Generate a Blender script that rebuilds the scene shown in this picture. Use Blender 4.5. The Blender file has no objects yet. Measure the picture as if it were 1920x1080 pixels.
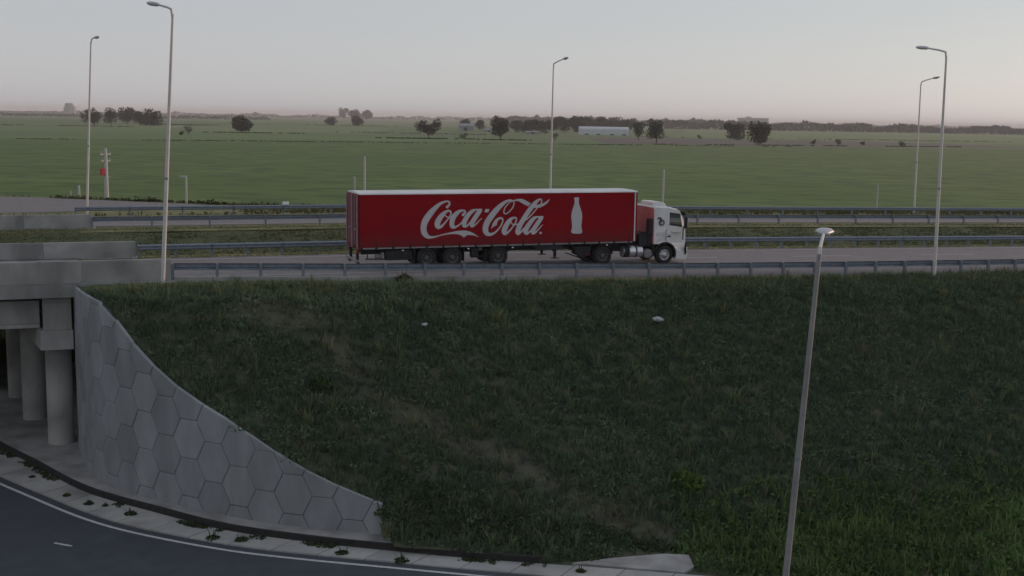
import bpy, math, random
import numpy as np
from mathutils import Matrix, Vector
from mathutils.geometry import tessellate_polygon

SC = bpy.context.scene
COL = SC.collection

# ---------------------------------------------------------------- camera
CAM_H, PITCH, ROLL = 7.7, 0.1433, 0.0178
cam_data = bpy.data.cameras.new("camera")
cam_data.sensor_width = 36.0
cam_data.lens = 2200.0 / 1920.0 * 36.0
cam_data.clip_start = 0.5
cam_data.clip_end = 40000.0
cam = bpy.data.objects.new("camera", cam_data)
COL.objects.link(cam)
_f = Vector((0, math.cos(PITCH), -math.sin(PITCH)))
_r0, _u0 = Vector((1, 0, 0)), Vector((0, math.sin(PITCH), math.cos(PITCH)))
_r = _r0 * math.cos(ROLL) + _u0 * math.sin(ROLL)
_u = -_r0 * math.sin(ROLL) + _u0 * math.cos(ROLL)
cam.matrix_world = Matrix(((_r.x, _u.x, -_f.x, 0), (_r.y, _u.y, -_f.y, 0), (_r.z, _u.z, -_f.z, CAM_H), (0, 0, 0, 1)))
SC.camera = cam

# ---------------------------------------------------------------- sky, sun, exposure
SUN_AZ, SUN_EL = math.radians(28.0), math.radians(5.0)      # azimuth from +X towards +Y
world = bpy.data.worlds.new("World")
SC.world = world
world.use_nodes = True
wn, wl = world.node_tree.nodes, world.node_tree.links
wn.clear()
sky = wn.new("ShaderNodeTexSky")
sky.sky_type = 'NISHITA'
sky.sun_disc = False
sky.sun_elevation = SUN_EL
sky.sun_rotation = math.pi / 2 - SUN_AZ
sky.altitude = 50
sky.air_density = 1.0
sky.dust_density = 0.6
sky.ozone_density = 1.0
hsv = wn.new("ShaderNodeHueSaturation")
hsv.inputs["Saturation"].default_value = 0.55
hsv.inputs["Value"].default_value = 1.0
veil = wn.new("ShaderNodeMixRGB")            # thin even high cloud over the whole sky
veil.inputs["Fac"].default_value = 0.60
veil.inputs["Color2"].default_value = (4.72, 4.98, 5.65, 1)
bg = wn.new("ShaderNodeBackground")
bg.inputs["Strength"].default_value = 0.129
wo = wn.new("ShaderNodeOutputWorld")
wl.new(sky.outputs[0], hsv.inputs["Color"])
wl.new(hsv.outputs[0], veil.inputs["Color1"])
wl.new(veil.outputs[0], bg.inputs["Color"])
wl.new(bg.outputs[0], wo.inputs["Surface"])

sun_data = bpy.data.lights.new("sun", 'SUN')
sun_data.energy = 2.0
sun_data.angle = math.radians(1.5)
sun_data.color = (1.0, 0.66, 0.50)
sun = bpy.data.objects.new("sun", sun_data)
COL.objects.link(sun)
_d = Vector((math.cos(SUN_AZ) * math.cos(SUN_EL), math.sin(SUN_AZ) * math.cos(SUN_EL), math.sin(SUN_EL)))
sun.rotation_euler = (-_d).to_track_quat('-Z', 'Y').to_euler()
sun.location = (60, 60, 40)

SC.view_settings.view_transform = 'Standard'
SC.view_settings.look = 'None'
SC.view_settings.exposure = 0.0
SC.view_settings.gamma = 1.0
SC.render.engine = 'CYCLES'
SC.cycles.use_denoising = True
SC.cycles.max_bounces = 6
SC.cycles.volume_bounces = 0
SC.cycles.transparent_max_bounces = 8

# ---------------------------------------------------------------- road frame
PSI = 0.36
OX, OY = -7.66, 58.4                     # under the rear near corner of the trailer
CP, SP = math.cos(PSI), math.sin(PSI)
G = -7.2                                 # level of the plain and of the lower road
def W(s, t, z=0.0):
    return (OX + s * CP - t * SP, OY + s * SP + t * CP, z)
def to_st(x, y):
    dx, dy = x - OX, y - OY
    return dx * CP + dy * SP, -dx * SP + dy * CP
def zs(s):                               # grade of the highway
    return 0.0 if s < 7 else -0.014 * (s - 7)
def interp(x, pts):
    return float(np.interp(x, [p[0] for p in pts], [p[1] for p in pts]))
RAIL_T = [(-60, -3.95), (-9.3, -3.95), (-1.5, -4.3), (6.5, -4.6), (15.3, -5.3), (25, -5.6), (200, -5.6)]
def rail_t(s): return interp(s, RAIL_T)
def rail_z(s): return zs(s) + interp(s, [(-60, .37), (-9.3, .37), (-1.5, .19), (6.5, .03), (15, 0), (200, 0)])

random.seed(7)
RNG = np.random.default_rng(11)

# ---------------------------------------------------------------- helpers
def tag(o, label=None, cat=None, group=None, kind=None):
    if label: o["label"] = label
    if cat: o["category"] = cat
    if group: o["group"] = group
    if kind: o["kind"] = kind
    return o

def empty(name, loc=(0, 0, 0), rot=(0, 0, 0), label=None, cat=None, group=None):
    o = bpy.data.objects.new(name, None)
    o.empty_display_size = 0.3
    o.location = loc
    o.rotation_euler = rot
    COL.objects.link(o)
    return tag(o, label, cat, group)

class MB:
    """collects geometry for one mesh object"""
    def __init__(self): self.v, self.f = [], []
    def add(self, vs, fs):
        n = len(self.v)
        self.v += [tuple(p) for p in vs]
        self.f += [tuple(i + n for i in f) for f in fs]
        return self
    def box(self, x0, x1, y0, y1, z0, z1, bev=0.0):
        if bev <= 0:
            vs = [(x, y, z) for z in (z0, z1) for y in (y0, y1) for x in (x0, x1)]
            return self.add(vs, [(0, 2, 3, 1), (4, 5, 7, 6), (0, 1, 5, 4), (2, 6, 7, 3), (0, 4, 6, 2), (1, 3, 7, 5)])
        b = bev
        X, Y, Z = (x0, x1), (y0, y1), (z0, z1)
        vs, idx = [], {}
        for i in (0, 1):
            for j in (0, 1):
                for k in (0, 1):
                    sx, sy, sz = (b, -b)[i], (b, -b)[j], (b, -b)[k]
                    for a, p in (('x', (X[i], Y[j] + sy, Z[k] + sz)), ('y', (X[i] + sx, Y[j], Z[k] + sz)), ('z', (X[i] + sx, Y[j] + sy, Z[k]))):
                        idx[(i, j, k, a)] = len(vs); vs.append(p)
        I = lambda i, j, k, a: idx[(i, j, k, a)]
        fs = [[I(0,0,0,'x'),I(0,0,1,'x'),I(0,1,1,'x'),I(0,1,0,'x')],[I(1,0,0,'x'),I(1,1,0,'x'),I(1,1,1,'x'),I(1,0,1,'x')],
              [I(0,0,0,'y'),I(1,0,0,'y'),I(1,0,1,'y'),I(0,0,1,'y')],[I(0,1,0,'y'),I(0,1,1,'y'),I(1,1,1,'y'),I(1,1,0,'y')],
              [I(0,0,0,'z'),I(0,1,0,'z'),I(1,1,0,'z'),I(1,0,0,'z')],[I(0,0,1,'z'),I(1,0,1,'z'),I(1,1,1,'z'),I(0,1,1,'z')]]
        for i in (0, 1):
            for j in (0, 1):
                fs.append([I(i,j,0,'x'),I(i,j,1,'x'),I(i,j,1,'y'),I(i,j,0,'y')])
            for k in (0, 1):
                fs.append([I(i,0,k,'x'),I(i,1,k,'x'),I(i,1,k,'z'),I(i,0,k,'z')])
        for j in (0, 1):
            for k in (0, 1):
                fs.append([I(0,j,k,'y'),I(1,j,k,'y'),I(1,j,k,'z'),I(0,j,k,'z')])
        for i in (0, 1):
            for j in (0, 1):
                for k in (0, 1):
                    fs.append([I(i,j,k,'x'),I(i,j,k,'y'),I(i,j,k,'z')])
        return self.add(vs, fs)
    def tube(self, pts, rad, seg=10, cap=True):
        pts = [Vector(p) for p in pts]
        n = len(pts)
        if not isinstance(rad, (list, tuple)): rad = [rad] * n
        base = len(self.v)
        ref = None
        for i, p in enumerate(pts):
            d = (pts[min(i + 1, n - 1)] - pts[max(i - 1, 0)]).normalized()
            if ref is None:
                ref = Vector((0, 0, 1)) if abs(d.z) < .9 else Vector((1, 0, 0))
            a = d.cross(ref).normalized(); b = a.cross(d).normalized(); ref = b
            for k in range(seg):
                an = 2 * math.pi * k / seg
                q = p + (a * math.cos(an) + b * math.sin(an)) * rad[i]
                self.v.append(tuple(q))
        for i in range(n - 1):
            for k in range(seg):
                k2 = (k + 1) % seg
                self.f.append((base + i * seg + k, base + i * seg + k2, base + (i + 1) * seg + k2, base + (i + 1) * seg + k))
        if cap:
            self.f.append(tuple(base + k for k in range(seg))[::-1])
            self.f.append(tuple(base + (n - 1) * seg + k for k in range(seg)))
        return self
    def lathe_y(self, prof, cx, cy, cz, seg=32):
        """profile of (radius, y) turned about an axis parallel to y"""
        base = len(self.v)
        for r, y in prof:
            for k in range(seg):
                a = 2 * math.pi * k / seg
                self.v.append((cx + r * math.cos(a), cy + y, cz + r * math.sin(a)))
        for i in range(len(prof) - 1):
            for k in range(seg):
                k2 = (k + 1) % seg
                self.f.append((base + i * seg + k, base + i * seg + k2, base + (i + 1) * seg + k2, base + (i + 1) * seg + k))
        return self
    def prism(self, poly, y0, y1):
        """(x,z) polygon extruded along y"""
        n = len(poly)
        vs = [(x, y0, z) for x, z in poly] + [(x, y1, z) for x, z in poly]
        fs = [(i, (i + 1) % n, n + (i + 1) % n, n + i) for i in range(n)]
        tri = tessellate_polygon([[Vector((x, z, 0)) for x, z in poly]])
        fs += [tuple(t) for t in tri] + [tuple(i + n for i in t[::-1]) for t in tri]
        return self.add(vs, fs)
    def mesh(self, name, mat, smooth=False):
        me = bpy.data.meshes.new(name)
        me.from_pydata(self.v, [], self.f)
        if mat: me.materials.append(mat)
        if smooth: me.polygons.foreach_set("use_smooth", [True] * len(me.polygons))
        me.update()
        return me
    def build(self, name, mat, parent=None, smooth=False, fix=True):
        import bmesh
        me = self.mesh(name, mat, smooth)
        if fix:
            bm = bmesh.new(); bm.from_mesh(me)
            bmesh.ops.recalc_face_normals(bm, faces=bm.faces[:])
            bm.to_mesh(me); bm.free()
        o = bpy.data.objects.new(name, me)
        COL.objects.link(o)
        if parent: o.parent = parent
        return o

def link_mesh(name, me, parent=None, loc=(0, 0, 0), rot=(0, 0, 0)):
    o = bpy.data.objects.new(name, me)
    o.location = loc; o.rotation_euler = rot
    COL.objects.link(o)
    if parent: o.parent = parent
    return o

def copy_tree(o, parent=None):
    c = o.copy(); COL.objects.link(c); c.parent = parent
    for ch in list(o.children): copy_tree(ch, c)
    return c

def np_mesh(name, V, F, mat, colors=None, smooth=False):
    """V (n,3); F (m,3) triangles"""
    me = bpy.data.meshes.new(name)
    V = np.ascontiguousarray(V, dtype=np.float32); F = np.ascontiguousarray(F, dtype=np.int32)
    me.vertices.add(len(V)); me.vertices.foreach_set("co", V.ravel())
    me.loops.add(F.size); me.loops.foreach_set("vertex_index", F.ravel())
    me.polygons.add(len(F))
    me.polygons.foreach_set("loop_start", np.arange(0, F.size, F.shape[1], dtype=np.int32))
    if colors is not None:
        ca = me.color_attributes.new("Col", 'FLOAT_COLOR', 'POINT')
        C = np.ones((len(V), 4), dtype=np.float32); C[:, :3] = colors
        ca.data.foreach_set("color", C.ravel())
    me.update(calc_edges=True)
    me.validate()
    if smooth: me.polygons.foreach_set("use_smooth", [True] * len(me.polygons))
    if mat: me.materials.append(mat)
    return me

def vnoise(x, y, seed=0):
    """smooth value noise, arrays in, 0..1 out"""
    x = np.asarray(x, float); y = np.asarray(y, float)
    xi, yi = np.floor(x).astype(np.int64), np.floor(y).astype(np.int64)
    xf, yf = x - xi, y - yi
    def h(a, b):
        n = (a * 374761393 + b * 668265263 + seed * 974634777) & 0xffffffff
        n = ((n ^ (n >> 13)) * 1274126177) & 0xffffffff
        return ((n ^ (n >> 16)) & 0xffff) / 65535.0
    u, v = xf * xf * (3 - 2 * xf), yf * yf * (3 - 2 * yf)
    return (h(xi, yi) * (1 - u) + h(xi + 1, yi) * u) * (1 - v) + (h(xi, yi + 1) * (1 - u) + h(xi + 1, yi + 1) * u) * v

def fbm(x, y, seed=0, oct=4):
    r, a, tot = 0, 1.0, 0
    for k in range(oct):
        r = r + a * vnoise(np.asarray(x) * 2 ** k, np.asarray(y) * 2 ** k, seed + k); tot += a; a *= .5
    return r / tot

def catmull(pts, n=8):
    P = [np.array(p, float) for p in pts]
    P = [2 * P[0] - P[1]] + P + [2 * P[-1] - P[-2]]
    out = []
    for i in range(1, len(P) - 2):
        for k in range(n):
            t = k / n
            out.append(.5 * ((2 * P[i]) + (-P[i-1] + P[i+1]) * t + (2*P[i-1] - 5*P[i] + 4*P[i+1] - P[i+2]) * t*t + (-P[i-1] + 3*P[i] - 3*P[i+1] + P[i+2]) * t**3))
    out.append(P[-2])
    return out

# ---------------------------------------------------------------- materials
def new_mat(name):
    m = bpy.data.materials.new(name); m.use_nodes = True
    nt = m.node_tree
    return m, nt, nt.nodes["Principled BSDF"]

def noise_mat(name, c1, c2, scale=3.0, rough=.85, bump=0.0, bscale=None, metallic=0.0, stretch=(1, 1, 1), c3=None, scale3=.3, detail=6, spec=.3, obj=True, rand=0.0):
    m, nt, b = new_mat(name)
    N, L = nt.nodes, nt.links
    tc = N.new("ShaderNodeTexCoord"); mp = N.new("ShaderNodeMapping")
    mp.inputs["Scale"].default_value = stretch
    L.new(tc.outputs["Object"], mp.inputs["Vector"])
    no = N.new("ShaderNodeTexNoise"); no.inputs["Scale"].default_value = scale; no.inputs["Detail"].default_value = detail
    no.inputs["Roughness"].default_value = .62
    L.new(mp.outputs[0], no.inputs["Vector"])
    cr = N.new("ShaderNodeValToRGB")
    cr.color_ramp.elements[0].position = .32; cr.color_ramp.elements[1].position = .68
    cr.color_ramp.elements[0].color = (*c1, 1); cr.color_ramp.elements[1].color = (*c2, 1)
    L.new(no.outputs["Fac"], cr.inputs["Fac"])
    out = cr.outputs["Color"]
    if c3 is not None:
        n3 = N.new("ShaderNodeTexNoise"); n3.inputs["Scale"].default_value = scale3; n3.inputs["Detail"].default_value = 4
        L.new(mp.outputs[0], n3.inputs["Vector"])
        r3 = N.new("ShaderNodeValToRGB"); r3.color_ramp.elements[0].position = .45; r3.color_ramp.elements[1].position = .65
        r3.color_ramp.elements[0].color = (0, 0, 0, 1); r3.color_ramp.elements[1].color = (1, 1, 1, 1)
        L.new(n3.outputs["Fac"], r3.inputs["Fac"])
        mx = N.new("ShaderNodeMixRGB"); mx.inputs["Color2"].default_value = (*c3, 1)
        L.new(r3.outputs["Color"], mx.inputs["Fac"]); L.new(out, mx.inputs["Color1"])
        out = mx.outputs["Color"]
    if rand > 0:
        oi = N.new("ShaderNodeObjectInfo"); ma = N.new("ShaderNodeMapRange")
        ma.inputs["To Min"].default_value = 1 - rand; ma.inputs["To Max"].default_value = 1 + rand
        L.new(oi.outputs["Random"], ma.inputs["Value"])
        hs = N.new("ShaderNodeHueSaturation"); L.new(ma.outputs[0], hs.inputs["Value"]); L.new(out, hs.inputs["Color"])
        out = hs.outputs["Color"]
    L.new(out, b.inputs["Base Color"])
    b.inputs["Roughness"].default_value = rough
    b.inputs["Metallic"].default_value = metallic
    b.inputs["Specular IOR Level"].default_value = spec
    if bump > 0:
        nb = N.new("ShaderNodeTexNoise"); nb.inputs["Scale"].default_value = bscale or scale * 4; nb.inputs["Detail"].default_value = 5
        L.new(mp.outputs[0], nb.inputs["Vector"])
        bp = N.new("ShaderNodeBump"); bp.inputs["Strength"].default_value = bump; bp.inputs["Distance"].default_value = .05
        L.new(nb.outputs["Fac"], bp.inputs["Height"]); L.new(bp.outputs[0], b.inputs["Normal"])
    return m

def leaf_mat(name, rough=.95, trans=.25):
    """foliage: own colour of each leaf comes from the mesh attribute"""
    m, nt, b = new_mat(name)
    N, L = nt.nodes, nt.links
    at = N.new("ShaderNodeVertexColor"); at.layer_name = "Col"
    L.new(at.outputs["Color"], b.inputs["Base Color"])
    b.inputs["Roughness"].default_value = rough
    b.inputs["Specular IOR Level"].default_value = .04
    tr = N.new("ShaderNodeBsdfTranslucent"); L.new(at.outputs["Color"], tr.inputs["Color"])
    mx = N.new("ShaderNodeMixShader"); mx.inputs["Fac"].default_value = trans
    L.new(b.outputs[0], mx.inputs[1]); L.new(tr.outputs[0], mx.inputs[2])
    L.new(mx.outputs[0], N["Material Output"].inputs["Surface"])
    return m

M = {}
M['asphalt'] = noise_mat("asphalt", (.17, .155, .155), (.22, .20, .20), 1.2, .9, .25, 60, c3=(.19, .172, .172), scale3=.25, stretch=(1, 1, 1))
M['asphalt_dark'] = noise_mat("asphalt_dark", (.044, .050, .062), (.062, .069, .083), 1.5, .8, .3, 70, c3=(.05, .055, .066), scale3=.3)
M['paint'] = noise_mat("road_paint", (.38, .38, .37), (.55, .55, .53), 6, .7, .1, 60)
M['concrete'] = noise_mat("concrete", (.27, .268, .26), (.35, .345, .335), 1.6, .9, .25, 25, c3=(.20, .198, .192), scale3=.7, rand=.10, stretch=(1, 1, .4))
M['concrete_pale'] = noise_mat("concrete_pale", (.29, .288, .28), (.38, .375, .36), 2.0, .9, .25, 25, c3=(.2, .2, .19), scale3=.5, rand=.06)
M['panel'] = noise_mat("panel_concrete", (.215, .228, .242), (.28, .292, .305), 1.3, .92, .35, 18, c3=(.205, .21, .215), scale3=.8, rand=.13, stretch=(1, 1, .4))
M['joint'] = noise_mat("joint_dark", (.08, .083, .088), (.11, .113, .117), 4, .95)
M['kerb_dark'] = noise_mat("kerb_dirt", (.018, .018, .02), (.035, .033, .032), 4, .95, .4, 20)
M['galv'] = noise_mat("galvanised", (.15, .18, .225), (.23, .26, .305), 4, .5, .0, metallic=.35, spec=.5)
M['pole'] = noise_mat("pole_grey", (.46, .445, .43), (.56, .54, .52), 2, .5, metallic=.0, spec=.4)
M['luminaire'] = noise_mat("luminaire_grey", (.42, .43, .45), (.5, .5, .52), 3, .45, metallic=.2)
M['lens'] = noise_mat("lamp_lens", (.5, .52, .55), (.6, .62, .64), 5, .2)
M['soil'] = noise_mat("embankment_soil", (.045, .054, .032), (.08, .085, .05), 1.4, .98, .6, 9, c3=(.085, .085, .062), scale3=.32)
M['verge'] = noise_mat("verge_soil", (.13, .13, .055), (.235, .212, .105), .9, .98, .5, 12, c3=(.095, .115, .05), scale3=.25)
M['field'] = noise_mat("field_crop", (.060, .112, .018), (.102, .152, .031), .02, .98, .6, .35, stretch=(1, 1.3, 1), c3=(.038, .084, .013), scale3=.11, detail=10)
M['plain'] = noise_mat("plain", (.078, .145, .032), (.115, .17, .048), .004, .98, stretch=(1, 2.2, 1), c3=(.10, .10, .065), scale3=.0016)
M['fg_pole'] = noise_mat('dark_pole_grey', (.20, .20, .205), (.28, .275, .275), 2, .55, metallic=.1)  # darker grey than the other lamp posts
M['ditch'] = noise_mat('ditch_grass', (.052, .066, .030), (.085, .098, .046), .8, .98, .5, 14, c3=(.11, .11, .055), scale3=.12, stretch=(1, 1, 1))
M['plain_light'] = noise_mat('plain_light', (.115, .165, .055), (.145, .19, .07), .02, .98, c3=(.10, .14, .05), scale3=.006)
M['plain_dry'] = noise_mat('plain_dry', (.14, .16, .07), (.17, .18, .085), .02, .98, c3=(.12, .15, .06), scale3=.006)
M['plain_dark'] = noise_mat('plain_dark', (.07, .115, .036), (.09, .135, .045), .02, .98, c3=(.08, .12, .04), scale3=.006)
M['fallow'] = noise_mat("fallow", (.085, .075, .06), (.12, .105, .085), .03, .98, stretch=(1, 3, 1))
M['leaf'] = leaf_mat("leaf")
M['grass'] = leaf_mat("grass_blades", trans=.2)
M['bark'] = noise_mat("bark", (.05, .042, .034), (.085, .07, .055), 3, .95, stretch=(1, 1, .2))
M['rubber'] = noise_mat("tyre_rubber", (.018, .018, .02), (.028, .028, .03), 8, .85, spec=.25)
M['black'] = noise_mat("black_plastic", (.012, .012, .014), (.022, .022, .024), 6, .6)
M['chassis'] = noise_mat("chassis_paint", (.014, .015, .019), (.03, .03, .034), 4, .7)
M['rim_dark'] = noise_mat("rim_dusty", (.08, .08, .082), (.13, .125, .12), 6, .6, metallic=.2)
M['rim_white'] = noise_mat("rim_alloy", (.42, .42, .44), (.56, .56, .58), 6, .4, metallic=.6)
M['white'] = noise_mat("cab_white", (.60, .60, .60), (.68, .68, .68), 1.2, .38, c3=(.55, .55, .53), scale3=.8, spec=.5)
M['roof_white'] = noise_mat("tarpaulin_white", (.62, .62, .62), (.72, .72, .72), 1.0, .7, .15, 3, c3=(.55, .54, .53), scale3=.5)
M['alu'] = noise_mat("aluminium", (.55, .56, .58), (.7, .7, .72), 3, .32, metallic=.8, spec=.5)
M['rave'] = noise_mat("side_rave", (.17, .165, .165), (.30, .29, .285), 2.5, .6, metallic=.2)
M['lock'] = noise_mat("lock_bar_dusty", (.22, .14, .155), (.30, .20, .215), 4, .6)
M['red_light'] = noise_mat("red_lens", (.16, .01, .012), (.22, .014, .016), 5, .3)
M['pale_light'] = noise_mat("pale_lens", (.75, .74, .72), (.85, .84, .82), 5, .3)
M['ink'] = noise_mat("dark_ink", (.03, .032, .04), (.05, .052, .06), 6, .6)
M['ink_pale'] = noise_mat("grey_ink", (.30, .31, .33), (.36, .37, .39), 6, .6)
M['letter'] = noise_mat("letter_white", (.46, .46, .475), (.52, .52, .535), 1.5, .65)
M['mast'] = noise_mat("concrete_mast", (.40, .395, .38), (.48, .47, .45), 1.5, .85)
M['sign_red'] = noise_mat("sign_red", (.35, .02, .03), (.42, .03, .04), 5, .5)
M['shed'] = noise_mat("shed_white", (.48, .50, .53), (.56, .58, .61), .5, .6, stretch=(1, 1, .1))
M['barn'] = noise_mat("barn_wall", (.20, .205, .22), (.27, .275, .29), .4, .8)
M['barn_roof'] = noise_mat("barn_roof", (.24, .25, .27), (.30, .31, .33), .4, .7)
M['dark_open'] = noise_mat("dark_opening", (.03, .03, .032), (.04, .04, .042), 1, .9)
M['plastic_bag'] = noise_mat("plastic_bag", (.34, .35, .37), (.44, .45, .47), 6, .4)
M['seat'] = noise_mat("seat_cloth", (.03, .03, .035), (.05, .05, .055), 8, .9)

def curtain_mat():
    m, nt, b = new_mat("curtain_red")
    N, L = nt.nodes, nt.links
    tc = N.new("ShaderNodeTexCoord")
    no = N.new("ShaderNodeTexNoise"); no.inputs["Scale"].default_value = .8; no.inputs["Detail"].default_value = 5
    L.new(tc.outputs["Object"], no.inputs["Vector"])
    cr = N.new("ShaderNodeValToRGB")
    cr.color_ramp.elements[0].color = (.205, .003, .008, 1); cr.color_ramp.elements[1].color = (.26, .004, .010, 1)
    cr.color_ramp.elements[0].position = .3; cr.color_ramp.elements[1].position = .7
    L.new(no.outputs["Fac"], cr.inputs["Fac"])
    sx = N.new("ShaderNodeSeparateXYZ"); L.new(tc.outputs["Object"], sx.inputs[0])      # road grime thrown up along the lower hem
    gn = N.new("ShaderNodeTexNoise"); gn.inputs["Scale"].default_value = 2.5; gn.inputs["Detail"].default_value = 6; L.new(tc.outputs["Object"], gn.inputs["Vector"])
    ad = N.new("ShaderNodeMath"); ad.operation = 'MULTIPLY_ADD'; L.new(gn.outputs["Fac"], ad.inputs[0]); ad.inputs[1].default_value = -1.1; L.new(sx.outputs["Z"], ad.inputs[2])
    mr = N.new("ShaderNodeMapRange"); mr.inputs["From Min"].default_value = .55; mr.inputs["From Max"].default_value = 1.5; mr.inputs["To Min"].default_value = .55; mr.inputs["To Max"].default_value = 0.0
    L.new(ad.outputs[0], mr.inputs["Value"])
    gm = N.new("ShaderNodeMixRGB"); gm.inputs["Color2"].default_value = (.085, .03, .032, 1)
    L.new(mr.outputs[0], gm.inputs["Fac"]); L.new(cr.outputs["Color"], gm.inputs["Color1"]); L.new(gm.outputs["Color"], b.inputs["Base Color"])
    b.inputs["Roughness"].default_value = .6; b.inputs["Specular IOR Level"].default_value = .12
    mp = N.new("ShaderNodeMapping"); mp.inputs["Scale"].default_value = (1.2, 1, .12)
    L.new(tc.outputs["Object"], mp.inputs["Vector"])
    nb = N.new("ShaderNodeTexNoise"); nb.inputs["Scale"].default_value = 1.6; nb.inputs["Detail"].default_value = 3
    L.new(mp.outputs[0], nb.inputs["Vector"])
    bp = N.new("ShaderNodeBump"); bp.inputs["Strength"].default_value = .6; bp.inputs["Distance"].default_value = .10
    L.new(nb.outputs["Fac"], bp.inputs["Height"]); L.new(bp.outputs[0], b.inputs["Normal"])
    return m
M['curtain'] = curtain_mat()

def glass_mat():
    m, nt, b = new_mat("cab_glass")
    N, L = nt.nodes, nt.links
    b.inputs["Base Color"].default_value = (.02, .025, .03, 1); b.inputs["Roughness"].default_value = .05
    tr = N.new("ShaderNodeBsdfTransparent"); tr.inputs["Color"].default_value = (.78, .82, .8, 1)
    no = N.new("ShaderNodeTexNoise"); no.inputs["Scale"].default_value = 4
    mr = N.new("ShaderNodeMapRange"); mr.inputs["To Min"].default_value = .10; mr.inputs["To Max"].default_value = .18
    L.new(no.outputs["Fac"], mr.inputs["Value"])
    mx = N.new("ShaderNodeMixShader"); L.new(mr.outputs[0], mx.inputs["Fac"])
    L.new(tr.outputs[0], mx.inputs[1]); L.new(b.outputs[0], mx.inputs[2])
    L.new(mx.outputs[0], N["Material Output"].inputs["Surface"])
    return m
M['glass'] = glass_mat()
M['door_panel'] = noise_mat('sky_lit_door', (.15, .045, .055), (.21, .075, .088), 1.5, .55)  # door red paled to mauve, sky light on the rear painted in
M['cab_red_bounce'] = noise_mat('red_bounce_panel', (.50, .13, .14), (.60, .20, .21), 1.2, .5, stretch=(1, 1, 3))  # white cab wall, red bounce light from the trailer painted into its colour

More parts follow.
